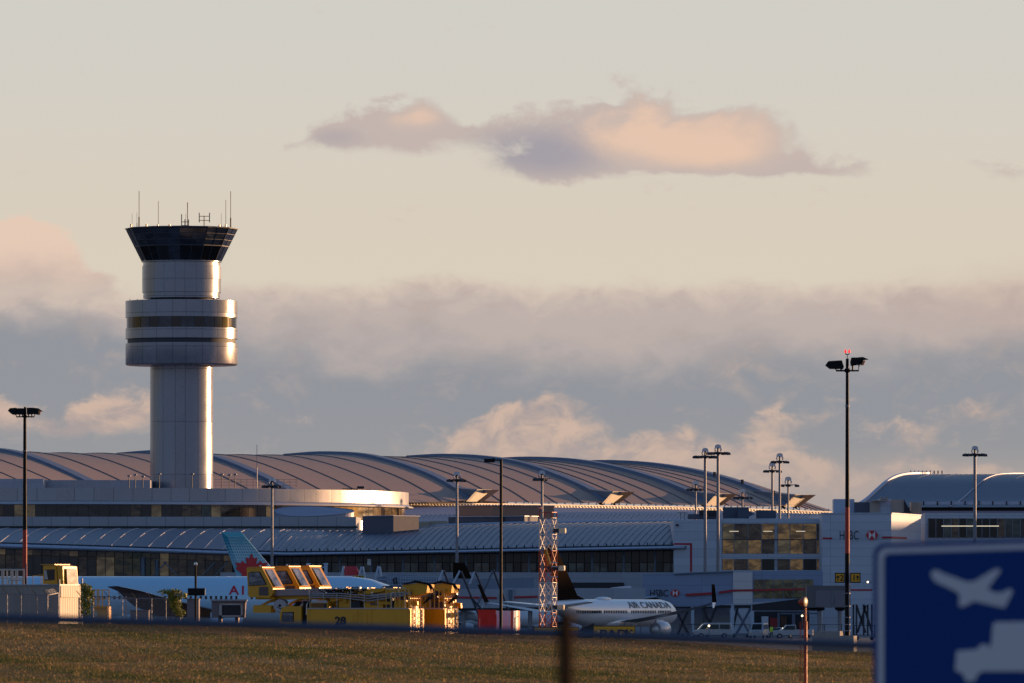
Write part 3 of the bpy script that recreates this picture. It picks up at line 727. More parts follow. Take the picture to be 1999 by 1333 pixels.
def pier():
    t=thing('pier_building','pale blue-grey panelled pier with amber glazing, red stripes and bank sign','building',(X(1500,1290),1290,0))
    Y=1290; K=lambda py:Z(py,Y)
    s=MB(); s.prism([(X(1315,Y),Y),(X(1409,Y),Y),(X(1409,Y),Y+40),(X(1315,Y),Y+40)],0,K(1015)); s.build('wall','wallb',t)
    s=MB(); s.prism([(X(1409,Y)+.01,Y+.5),(X(1606,Y),Y+.5),(X(1606,Y),Y+40),(X(1409,Y)+.01,Y+40)],0,K(1012)); s.build('wall','wallb',t)
    pbox(MB(),1409.2,1012,1606,1022,Y+.1,.35).build('fascia','wallb',t)
    pbox(MB(),1409.2,1081,1606,1091,Y+.1,.35).build('spandrel','wallb',t)
    pbox(MB(),1409.2,1113,1606,1118,Y+.1,.35).build('spandrel','wallb',t)
    xs=[1410,1433,1460,1486.5,1512,1518,1542,1568,1594,1606]
    for i in range(len(xs)-1):
        a,b=xs[i]+.7,xs[i+1]-.7
        if b-a<5: continue
        for (y0,y1) in ((1022.5,1052.5),(1054,1080.5),(1091.5,1112.5)):
            pbox(MB(),a,y0,b,y1,Y+.3,.12).build('window',['g3','g5','g3','g3','g1'][rng.randrange(5)] if y0<1090 else ['g3','g1','g3','gd'][i%4],t)
        MB().tube([W(xs[i],1113,Y+.2),W(xs[i],1022,Y+.2)],.09 if xs[i]!=1512 else .35,4).build('mullion','steel' if xs[i]!=1512 else 'mullb',t)
    MB().tube([W(1410,1053.2,Y+.2),W(1606,1053.2,Y+.2)],.1,4).build('transom','mull',t)
    for a,b in ((1420,1452),(1468,1500)): MB().tube([W(a,1036 if a<1450 else 1026,Y+.15),W(b,1078 if a<1450 else 1050,Y+.15)],.07,4).build('brace','tanm',t)
    for px in (1433,1499,1563): pbox(MB(),px-9,1036.4,px+9,1037.6,Y+.1,.1).build('strip_lamp','striplight',t)
    m=MB(); pbox(m,1315.2,1060,1351,1063.6,Y-.05,.1); m.build('stripe','stripe',t)
    m=MB(); pbox(m,1347,1063.7,1351,1116,Y-.05,.1); m.build('stripe','stripe',t)
    # taller block at the right, corner towards the viewer
    YB=1275; c0=(X(1606,YB),YB+2); c1=(X(1740,YB),YB); c2=(X(1740,YB)+5.9,YB+26); c3=(X(1606,YB),YB+60)
    KB=lambda py:Z(py,YB)
    s=MB(); s.prism([c0,c1,c2,c3],0,KB(1003)); b=s.build('block_wall','wallp2',t)
    s=MB(); s.prism([(c0[0]-.1,c0[1]-.15),(c1[0]+.1,c1[1]-.15),(c2[0]+.1,c2[1]),c3],KB(1003)+.01,KB(1000.5)); s.build('coping','eave',t)
    hsbc(t,1638,1044.5,YB,17,44,1702,12.5)
    m=MB(); pbox(m,1606,1049,1625,1053,YB-.1,.3); m.build('stripe','stripe',t)
    m=MB(); pbox(m,1722,1047,1740,1050.5,YB-.15,.3); m.build('stripe','stripe',t)
    m=MB(); m.extr([(c1[0]+.03,c1[1],KB(1050.5)),(c1[0]+3.0,c1[1]+13,KB(1050.5)),(c1[0]+3.0,c1[1]+13,KB(1047)),(c1[0]+.03,c1[1],KB(1047))],(.06,-.01,0),0); m.build('stripe','stripe',t)
    # glazed corridor going right, on past the frame
    Y2=1310; x0=X(1806,Y2)
    s=MB(); s.prism([(x0,Y2),(330,Y2),(330,Y2+30),(x0,Y2+30)],0,Z(1001,Y2)); s.build('corridor_wall','wallb',t)
    for px in np.arange(1812,2420,15.0):
        pbox(MB(),px+.6,1012,px+14.4,1049,Y2-.2,.12).build('window',['g4','gd','g2','g1'][rng.randrange(4)],t)
    for px in np.arange(1812,2420,15.0): MB().tube([W(px,1050,Y2-.25),W(px,1011,Y2-.25)],.08,4).build('mullion','steel',t)
    pbox(MB(),1838,1026,1950,1027.6,Y2-.35,.08).build('strip_lamp','striplight',t)
    s=MB(); s.box(240,420,1332,1420,0,30); s.build('unseen_shade_block','wallb',t)  # unseen tall block added to shade the white airliner
    # rooftop machines
    for (a,b,y0,y1,d,m_) in ((1628,1668,974,1001,6,'eave'),(1668,1700,980,1001,8,'brick'),(1698,1717,978,1001,4,'conc2'),(1717,1741,974,1001,6,'wallb'),(1741,1765,975,1001,5,'conc2'),(1779,1799,980,1001,5,'conc2')):
        mm=MB(); Yr=YB+14+rng.random()*4; pbox(mm,a,y0,b,y1,Yr,d); r=mm.build('plant_unit',m_,t)
    mm=MB(); pbox(mm,1703,976,1733,977.5,YB+13,2); pbox(mm,1719,970,1733,971.5,YB+13,2); pbox(mm,1719,971,1721,976.5,YB+13,2); pbox(mm,1731,971,1733,976.5,YB+13,2); mm.build('plant_frame','conc2',t)
    mm=MB(); Yr=YB+14; mm.extr([W(1765,1001,Yr),W(1765,975,Yr),W(1774,992,Yr),W(1779,1001,Yr)],(0,2,0),0); mm.build('duct','dark',t)
    Yr=Y+8
    for (a,b,y0,y1,m_) in ((1343,1399,1003.5,1013,'brick'),(1365,1399,996,1004,'dark'),(1412,1462,990,1013,'unitb'),(1477,1515,996,1013,'unitb')):
        mm=MB(); pbox(mm,a,y0,b,y1,Yr+rng.random()*3,4); mm.build('plant_unit',m_,t)
    mm=MB(); mm.extr([W(1440,1012,Yr-.3),W(1440,994,Yr-.3),W(1455,993,Yr-.3),W(1474,1003,Yr-.3),W(1455,1012,Yr-.3)],(0,3,0),0); mm.build('intake_hood','unitb',t)
    mm=MB()
    for px in (1329,1336): mm.tube([W(px,1014,Yr),W(px,1001,Yr)],.06,4)
    mm.tube([W(1322,1001,Yr),W(1342,1001,Yr)],.06,4); mm.build('railing','mull',t)
    mm=MB(); mm.tube([W(1322,1023,Y-.4),W(1322,1027,Y-.4)],.25,6); mm.build('camera','dark',t)
pier()
# ---------------- second hall at the right: S-shaped roof ----------------
def hall2():
    t=thing('arched_hall','blue-grey hall with swept S-curved metal roof at the right edge','building',(X(1800,1500),1500,0))
    pr=[(1668,990),(1690,977),(1712,957),(1735,938),(1755,929),(1778,925.5),(1815,925)]
    def rib(dx,dyp,lift=0,n=25):
        return [p+Vector((0,0,lift)) for p in cat([W(px+dx,py,1500+i*9) for i,(px,py) in enumerate(pr)],n)]
    rows=[]
    for dx in range(0,1501,30):
        r=rib(dx,0); e=r[-1]; rows.append(r+[e+Vector((3,25,-.4)),e+Vector((8,60,-3))])
    s=MB(); s.grid(rows); s.build('roof','hroof',t,60)
    for dx in range(0,1500,190):
        s=MB(); s.tube(rib(dx*.95+ (0 if dx==0 else 5),0,.12),.36 if dx==0 else .11,5); s.build('roof_rib','eave',t)
    for dx in range(0,1500,48):
        if dx%190: s=MB(); s.tube(rib(dx,0,-.03),.06,4); s.build('roof_seam','hseam',t)
    for i in range(9):
        px=1778+i*7.6; MB().tube([W(px,928-(i*.3),1552),W(px,918.5,1552)],.14,5).build('roof_vent','conc2',t)
    for i in range(7):
        px=1712+i*11; MB().tube([W(px,966-i*5.2,1522+i*4),W(px,962-i*5.6,1522+i*4)],.14,5).build('roof_vent','dark',t)
    s=MB(); pbox(s,1793,979,3200,985,1497,3); s.build('gutter','eave',t)
    for px in range(1803,2400,27): MB().tube([W(px,986,1496.7),W(px,978,1496.7)],.16,4).build('gutter_bracket','dark',t)
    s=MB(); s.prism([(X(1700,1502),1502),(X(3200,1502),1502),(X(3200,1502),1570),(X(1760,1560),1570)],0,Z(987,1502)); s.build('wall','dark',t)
    s=MB(); pbox(s,1740,997,3200,1010,1490,10); s.build('lower_wall','violet',t)
hall2()

# ---------------- apron light masts ----------------
def mast(px,top,Y,label,r=.30,arms=((-15,-5),(-8,0),(9,-4),(17,0)),bw=16,rail=None,low=0.0,hood=True):
    k=Y/F; t=thing('light_mast',label,'light mast',(X(px,Y),Y,0),group='apron light masts')
    x=X(px,Y); zt=Z(top+ (14 if hood else 5),Y)
    MB().tube([(x,Y,0),(x,Y,zt*.5),(x,Y,zt)],r*.9,10,r*.6).build('pole','steel',t,40)
    m=MB()
    m.tube([(x,Y,zt),(x,Y,Z(top+5,Y))],.14,6)
    n=14; m.tube([(x+bw*k*.55*math.sin(2*math.pi*i/n),Y+bw*k*.55*math.cos(2*math.pi*i/n),Z(top+17,Y)) for i in range(n+1)],.09,4)
    m.tube([(x-bw*k,Y,Z(top+16.3,Y)),(x+bw*k,Y,Z(top+16.3,Y))],.07,4); m.tube([(x,Y-bw*k*.8,Z(top+16.5,Y)),(x,Y+bw*k*.8,Z(top+16.5,Y))],.07,4)
    m.lathe((x,Y),[(.45,Z(top+20,Y)),(.5,Z(top+15,Y))],10); m.build('head_frame','mull',t)
    if hood:
        m=MB(); w=6.3*k; a=[]
        for i in range(9):
            u=math.pi*i/8; a.append((x-w*math.cos(u),Y-.5,Z(top+9,Y)+max(0,math.sin(u))**.4*8.6*k))
        b=[(x-w*.55*math.cos(math.pi*i/8),Y-.5,Z(top+9,Y)+max(0,math.sin(math.pi*i/8))**.4*2.2*k) for i in range(8,-1,-1)]
        m.extr(a+b,(0,1.0,0),0)
        m.tube([a[0],(a[0][0]+.1,Y-.2,Z(top+13.5,Y))],.10,4); m.tube([a[-1],(a[-1][0]-.1,Y-.2,Z(top+13.5,Y))],.10,4)
        m.build('hood','hoodm',t,50)
    for i,(dx,dy) in enumerate(arms):
        cx=x+dx*k; cz=Z(top+17.5,Y); sg=1 if dx>0 else -1
        m=MB(); yy=Y+(i%2)*1.0-.5
        m.extr([(cx-.26*sg,yy-.22,cz+.22),(cx+.3*sg,yy-.22,cz+.1),(cx+.36*sg,yy-.22,cz-.25),(cx-.18*sg,yy-.22,cz-.28)],(0,.5,0),0)
        l=m.build('floodlight','mull',t)
        mm=MB(); mm.extr([(cx+.31*sg,yy-.18,cz+.08),(cx+.37*sg,yy-.18,cz-.22),(cx+.40*sg,yy-.18,cz-.22),(cx+.34*sg,yy-.18,cz+.08)],(0,.42,0),0); mm.build('lens','lensm',l)
    return t
A6=((-20,0),(-14,0),(-8,0),(9,0),(15,0),(20,0))
mast(1376.5,874,1228,'tall galvanised light mast, left one of the close pair in front of the pier',.33,A6,18)
mast(1401.5,867,1232,'tallest galvanised light mast, right one of the close pair in front of the pier',.33,A6,18)
mast(1358,938,1420,'short light mast standing just left of the close mast pair behind the roof',.26)
mast(1449,954,1440,'short light mast rising behind the roof machines of the pier',.26)
mast(1507.5,902,1400,'galvanised light mast, left of the three behind the glazed pier',.3,A6[1:5])
mast(1522,884,1380,'galvanised light mast, tallest of the three behind the glazed pier',.3,A6[1:5])
mast(1538.5,930,1420,'galvanised light mast, shortest and rightmost of three behind the glazed pier',.26,((-13,0),(-9,0),(15,0),(18,0)))
mast(1903,870,1250,'galvanised light mast with six flood lights in front of the arched hall',.36,A6,20)
mast(892,920,1262,'galvanised light mast above the black aircraft tail, with four flood lights',.3,((-16,0),(-9,0),(8,0),(14,0)))
mast(531,932,1262,'galvanised light mast behind the deicing cabs, in front of the low roof',.3,((-16,0),(-9,0),(8,0),(14,0)))
mast(1058,918,1262,'galvanised light mast behind the red and white lattice tower',.3,((-14,0),(-9,0),(-5,0),(6,0)))
# small lamp posts and aerials round the tower foot
def smallpost(px,top,Y,label,bot=953,g='small lamp posts on the round building roof',r=.07):
    t=thing('roof_lamp_post',label,'lamp post',(X(px,Y),Y,Z(bot,Y)),group=g)
    MB().tube([W(px,bot,Y),W(px,top+2,Y)],r,6).build('post','mull',t)
    m=MB(); m.ball(W(px,top+1,Y),.28,8,5,(1.2,1,.6)); m.build('lamp_head','steel',t)
for px,top,l in ((252,928,'small roof lamp post, leftmost of those left of the tower shaft'),(264,926,'taller small roof lamp post left of the tower shaft'),(279,929,'shortest roof lamp post closest left of the tower shaft'),(311,924,'small roof lamp post in front of the left part of the tower shaft'),(375,924,'small roof lamp post in front of the tower shaft near its lit edge'),(433,925,'roof lamp post nearest right of the tower shaft'),(448,926,'middle roof lamp post of the three right of the tower shaft'),(459,925,'right roof lamp post of the three beside the tower shaft')):
    smallpost(px,top,1352 if px!=264 else 1356,l,955)
a=MB(); a.tube([W(501.5,953,1362),W(501.5,912,1362)],.09,6); a.tube([W(501.5,912,1362),W(501.5,868,1362)],.045,5); tag(a.build('whip_antenna','steel'),'thin tall whip antenna rising from the round building roof','antenna')
a=MB(); pbox(a,697,949,711,954,1345,1); pbox(a,668,953.5,697,955.5,1346,1); tag(a.build('roof_hatch','dark'),'small dark hatch box on top of the sunlit round parapet','hatch')
# ---------------- tall black poles with red sections ----------------
def tallpole(px,top,base,Y,r,red,label,heads,fork=False,collars=()):
    k=Y/F; x=X(px,Y); t=thing('floodlight_pole',label,'floodlight pole',(x,Y,Z(base,Y)))
    zb=Z(base,Y); zt=Z(top,Y); rr=lambda z:r*(1-.42*(z-zb)/(zt-zb))
    def seg(y0,y1,m,n='pole'):
        z0,z1=Z(y0,Y),Z(y1,Y); MB().lathe((x,Y),[(rr(z0),z0),(rr(z1),z1)],20).build(n,m,t,40)
    seg(base,red[1],'blackp'); seg(red[1]-.02,red[0],'redpole','red_section'); seg(red[0]-.02,top,'blackp')
    for py in collars: MB().lathe((x,Y),[(rr(Z(py,Y))+.04,Z(py+.8,Y)),(rr(Z(py,Y))+.04,Z(py-.8,Y))],14).build('collar','steel',t)
    if collars:
        m=MB(); m.tube([(x+r*.75,Y-.2,zb+.3),(x+r*.62,Y-.2,Z(1100,Y))],.045,5); m.build('conduit','steel',t)
    return t
def floodbox(t,pts,Y,dep,arm,name='floodlight'):
    m=MB(); m.extr([(X(a,Y),Y-dep/2,Z(b,Y)) for a,b in pts],(0,dep,0),0); f=m.build(name,'black',t)
    return f
t=tallpole(1654,700,1241,690,.22,(990,1080),'tall black floodlight pole with red section and yellow direction signs on a concrete block',None,collars=(791,794,1158,1183,1205,1219,1231))
Y=690
f=floodbox(t,[(1611,713),(1617,705),(1643,703.5),(1647,716),(1646,720),(1620,720)],Y,1.1,None)
f=floodbox(t,[(1660,706),(1662,698),(1676,698),(1680,704),(1677,712),(1661,714)],Y,1.1,None)
f=floodbox(t,[(1675,697.5),(1684,697),(1695,701.5),(1685,703),(1681,712),(1676,710)],Y+.2,1.0,None)
m=MB(); m.extr([W(1681,703.5,Y-.3),W(1689,704,Y-.3),W(1686,712,Y-.3),W(1680,713,Y-.3)],(.05,.6,0),0); m.build('lens','copper',f)
m=MB()
m.tube([W(1654,723.5,Y-.3),W(1633,723.5,Y-.3),W(1631.5,719,Y-.3)],.075,6); m.tube([W(1642,723,Y-.3),W(1642,714,Y-.3)],.075,6)
m.tube([W(1654,723.5,Y-.3),W(1676,723.5,Y-.3),W(1677,711,Y-.3)],.075,6); m.tube([W(1664.5,723,Y-.3),W(1664.5,712,Y-.3)],.075,6)
m.lathe((X(1654,Y),Y),[(.2,Z(727,Y)),(.24,Z(725,Y)),(.24,Z(721,Y)),(.18,Z(719,Y))],12); m.build('bracket','black',t)
m=MB(); m.tube([W(1654,701,Y),W(1654,692,Y)],.03,5); m.tube([W(1650.5,688,Y),W(1651,691,Y),W(1654,692,Y),W(1657.5,691,Y),W(1658,688,Y)],.045,5); m.build('lamp_fork','black',t)
for px in (1650.5,1658): MB().lathe((X(px,Y),Y),[(.085,Z(688.5,Y)),(.10,Z(687,Y)),(.09,Z(684.5,Y)),(.03,Z(682.3,Y))],10).build('obstruction_lamp','redlamp',t,50)
t2=tallpole(48.5,808,1262,650,.21,(1034,1128),'tall black floodlight pole with red section behind the grey shed at left',None,collars=(880,))
Y=650
for pts in ([(16,802),(20,797),(32,796),(34,806),(30,810),(24,809)],[(32,797),(48,797),(48,809),(33,809)],[(53,796),(64,796),(66,808),(53,809)],[(64,796),(75,797),(84,803),(78,803),(77,810),(66,808)]):
    f=floodbox(t2,pts,Y,1.2,None)
m=MB(); m.extr([W(75,801,Y-.62),W(80,802,Y-.62),W(78,809,Y-.62),(W(75,809,Y-.62))],(.0,.25,0),0); m.build('lens','copper',f)
m=MB(); m.tube([W(49,808,Y),W(49,794,Y)],.1,6)
m.tube([W(49,813.5,Y-.3),W(32,813.5,Y-.3),W(31.5,808,Y-.3)],.055,5); m.tube([W(49,813.5,Y-.3),W(67,813.5,Y-.3),W(68,808,Y-.3)],.055,5)
for px in (38,44,56,62): m.tube([W(px,813.5,Y-.3),W(px,808,Y-.3)],.05,5)
m.lathe((X(49,Y),Y),[(.12,Z(816,Y)),(.2,Z(813,Y)),(.2,Z(811,Y))],10); m.build('bracket','black',t2)
# direction signs clamped on the pole
Y=689.4
for a,b,s,l in ((1631,1648,'2','small yellow direction sign with an up arrow and 2, left of the black pole'),(1661,1679,'1','small yellow direction sign with 1 and an up arrow, right of the black pole')):
    t=thing('direction_sign',l,'sign',W((a+b)/2,1128,Y),group='yellow signs on the black pole')
    m=MB(); pbox(m,a-1,1118,b+1,1137.5,Y,.5); m.build('housing','black',t)
    m=MB(); pbox(m,a+.7,1120,b-.7,1135.5,Y-.04,.05); m.build('panel','signy',t)
    k=Y/F; ax=a+4.5 if s=='2' else b-4.8
    text(s,12*k*1.35,'number','ink',t,facing(W(a+8.5 if s=='2' else a+2.5,1133.2,Y-.07)),sx=.9,bold=.012)
    m=MB(); z=Z(1128,Y); x=X(ax,Y); y=Y-.1
    m.extr([(x-.035,y,z-.22),(x+.035,y,z-.22),(x+.035,y,z+.08),(x+.13,y,z+.0),(x+.13,y,z+.08),(x,y,z+.24),(x-.13,y,z+.08),(x-.13,y,z+.0),(x-.035,y,z+.08)],(0,.03,0),0); m.build('arrow','ink',t)
# concrete footing block
Y=688; m=MB(); 
p=[(X(1588,Y),Y+3),(X(1665,Y),Y-1.5),(X(1673,Y)+.0,Y+.2),(X(1610,Y),Y+6)]
t=thing('concrete_block','long low concrete block under the black floodlight pole with a sunlit right end','concrete block',(X(1630,Y),Y,0))
m.prism(p,0,Z(1241,Y)); m.build('block','conc',t); m=MB(); m.prism([(X(1588,Y)+.1,Y+3.3),(X(1640,Y),Y+.3),(X(1650,Y),Y+2),(X(1610,Y),Y+5.8)],Z(1241,Y)+.01,Z(1232,Y)); m.build('upper_step','conc',t)
m=MB(); m.lathe((0,0),[(.42,0),(.42,.05),(.30,.05),(.30,0)],24,cap=False); o=m.build('ring_mark','conc2',t); o.matrix_local=Matrix.Translation((X(1624,Y)-X(1630,Y),Y+.9-Y-.15,Z(1252,Y)))@Matrix.Rotation(R(90),4,'X')
# ---------------- slim black street lamp in the middle ----------------
Y=600; t=thing('street_lamp','slim black street lamp with single head pointing left beside the yellow trucks','street lamp',(X(977.5,Y),Y,0))
MB().tube([(X(977.5,Y),Y,0),(X(978.3,Y),Y,Z(897,Y))],.12,10,.10).build('pole','black',t,40)
m=MB(); m.tube([W(978.5,898,Y),W(962,898,Y)],.05,6); m.lathe((X(977.5,Y),Y),[(.3,0),(.3,.05),(.12,.08)],12); m.build('arm','black',t)
m=MB(); pbox(m,945,895.5,966,902.5,Y-.25,.5); pbox(m,961,894,966,896,Y-.1,.2); m.build('lamp_head','black',t)
# ---------------- red and white lattice tower ----------------
def lattice():
    Y=640; k=Y/F; xl=X(1053,Y); xm=X(1076,Y); xr=X(1087,Y); zt=Z(1000,Y)
    t=thing('lattice_tower','red and white steel lattice tower with three white boxes on its right side','lattice tower',(X(1070,Y),Y,0))
    # square plan turned so that one face looks wide and the next narrow
    c=[(xl,Y),(xm+.05,Y-.55),(xr,Y+.3),(xl+.45,Y+.95)]
    bands=[(1000,1011,'redl'),(1011,1075,'whl'),(1075,1137,'redl'),(1137,1196,'whl'),(1196,1250,'redl'),(1250,1283,'whl')]
    for y0,y1,mm in bands:
        m=MB(); z0,z1=Z(y1,Y),Z(y0,Y)
        for a,b in c: m.tube([(a,b,z0),(a,b,z1)],.055,5)
        n=max(1,round((y1-y0)/30))
        for j in range(n):
            u0=z0+(z1-z0)*j/n; u1=z0+(z1-z0)*(j+1)/n
            for i in range(4):
                a,b=c[i],c[(i+1)%4]
                m.tube([(a[0],a[1],u1),(b[0],b[1],u1)],.03,4)
                if y0>=1011:
                    m.tube([(a[0],a[1],u0),(b[0],b[1],u1)],.026,4); m.tube([(a[0],a[1],u1),(b[0],b[1],u0)],.026,4)
                else: m.tube([(a[0],a[1],u0),(b[0],b[1],u0)],.03,4)
        m.build('frame_section',mm,t)
    # ladder side with bolted plates
    m=MB(); 
    for px in (1083,1090.5): m.tube([(X(px,Y),Y-.2,Z(1062,Y)),(X(px,Y),Y-.2,Z(1025,Y))],.03,4)
    for py in (1025,1062): m.tube([(X(1083,Y),Y-.2,Z(py,Y)),(X(1091,Y),Y-.2,Z(py,Y))],.03,4)
    m.build('antenna_frame','whl',t)
    for py in (1014,1025,1055,1098,1106,1126,1163,1173,1190,1202):
        m=MB(); m.box(X(1076,Y),X(1088.5,Y),Y-.62,Y-.5,Z(py+1,Y),Z(py-1,Y)); m.build('clamp_plate','whl',t)
    for py,x0,x1 in ((1036,1091,1103),(1109,1090,1101),(1185.5,1088,1100)):
        m=MB(); m.extr([(X(x0,Y),Y-.55,Z(py+5,Y)),(X(x1-1,Y),Y-.75,Z(py+5,Y)),(X(x1,Y),Y-.75,Z(py+3.5,Y)),(X(x1,Y),Y-.75,Z(py-3.5,Y)),(X(x1-1,Y),Y-.75,Z(py-5,Y)),(X(x0,Y),Y-.55,Z(py-4.5,Y))],(.1,.7,0),0)
        b=m.build('equipment_box','whb',t)
        m=MB(); m.box(X(1078,Y),X(x0,Y),Y-.3,Y+.1,Z(py+4,Y),Z(py-4,Y)); m.build('box_mount','mull',b)
    m=MB(); m.lathe((X(1054.5,Y),Y),[(.11,Z(994,Y)),(.13,Z(992,Y)),(.1,Z(989.5,Y))],10); m.build('beacon','pinkl',t)
    m=MB(); m.tube([(X(1054.5,Y),Y,Z(1000,Y)),(X(1054.5,Y),Y,Z(994,Y))],.05,5); m.build('beacon_stem','mull',t)
    m=MB(); m.tube([W(1064,1072,Y+.3),W(1073,1104,Y+.3)],.17,8,.2); m.build('cable_drum','brass',t)
lattice()
# ---------------- red approach light post in the grass ----------------
Y=285; t=thing('approach_light','orange-red approach light post with ladder and round lamp in the grass','light post',(X(1572,Y),Y,float(terrain_z(np.array([X(1572,Y)]),np.array([float(Y)]))[0])))
x=X(1572.5,Y); z0=.45
MB().tube([(x,Y,z0),(x,Y,Z(1213,Y))],.062,12).build('lower_tube','redl2',t,40)
MB().tube([(x-.01,Y,Z(1213,Y)),(x-.01,Y,Z(1186,Y))],.038,10).build('upper_tube','redl2',t,40)
m=MB(); xl=X(1562,Y); m.tube([(xl,Y,z0),(xl,Y,Z(1214,Y))],.016,5)
for py in range(1216,1345,7): m.tube([(xl,Y,Z(py,Y)),(x,Y,Z(py-3,Y))],.009,4)
m.build('ladder','redl2',t)
m=MB(); a=R(60); d=Vector((math.cos(R(25)),-math.sin(R(25)),0)); c=W(1571,1175,Y)
ring=[]
for u,rr in ((-.22,.06),(-.12,.13),(0.0,.17),(.04,.18)):
    ring.append([c+d*u+ (Vector((0,0,1))*math.cos(2*math.pi*i/20)+Vector((-d.y,d.x,0))*math.sin(2*math.pi*i/20))*rr for i in range(20)])
m.grid(ring,True); m.build('lamp_housing','redl2',t,50)
m=MB(); m.grid([[c+d*u+(Vector((0,0,1))*math.cos(2*math.pi*i/20)+Vector((-d.y,d.x,0))*math.sin(2*math.pi*i/20))*rr for i in range(20)] for u,rr in ((.035,.165),(.06,.11),(.07,.01))],True); m.build('lens','lensm',t,50)


# ---------------- near blurred fence: one post and its rail ----------------
Y=34; t=thing('fence_post','out-of-focus brown fence post standing close to the camera','fence post',(X(1105,Y),Y,.6))
m=MB(); m.prism([(X(1088,Y),Y+.03),(X(1110,Y),Y-.02),(X(1121,Y),Y+.05),(X(1118,Y),Y+.09),(X(1092,Y),Y+.09)],.55,Z(1196,Y)); m.build('post','rust',t)
m=MB(); m.lathe((X(1107,Y),Y+.05),[(.03,Z(1198,Y)),(.03,Z(1194,Y)),(.012,Z(1192,Y))],10); m.build('cap','dark',t)
Y=72; m=MB(); pts=[W(px,py,Y) for px,py in ((-400,1198),(0,1206),(300,1215),(700,1225.5),(1107,1237),(1400,1249),(1700,1260),(2100,1272),(2500,1283))]
m.tube(pts,.042,8); m.tube([p+Vector((0,.02,-.07)) for p in pts],.010,6); tag(m.build('fence_rail','raild'),'out-of-focus dark blue fence rail sagging across the whole view','fence rail')


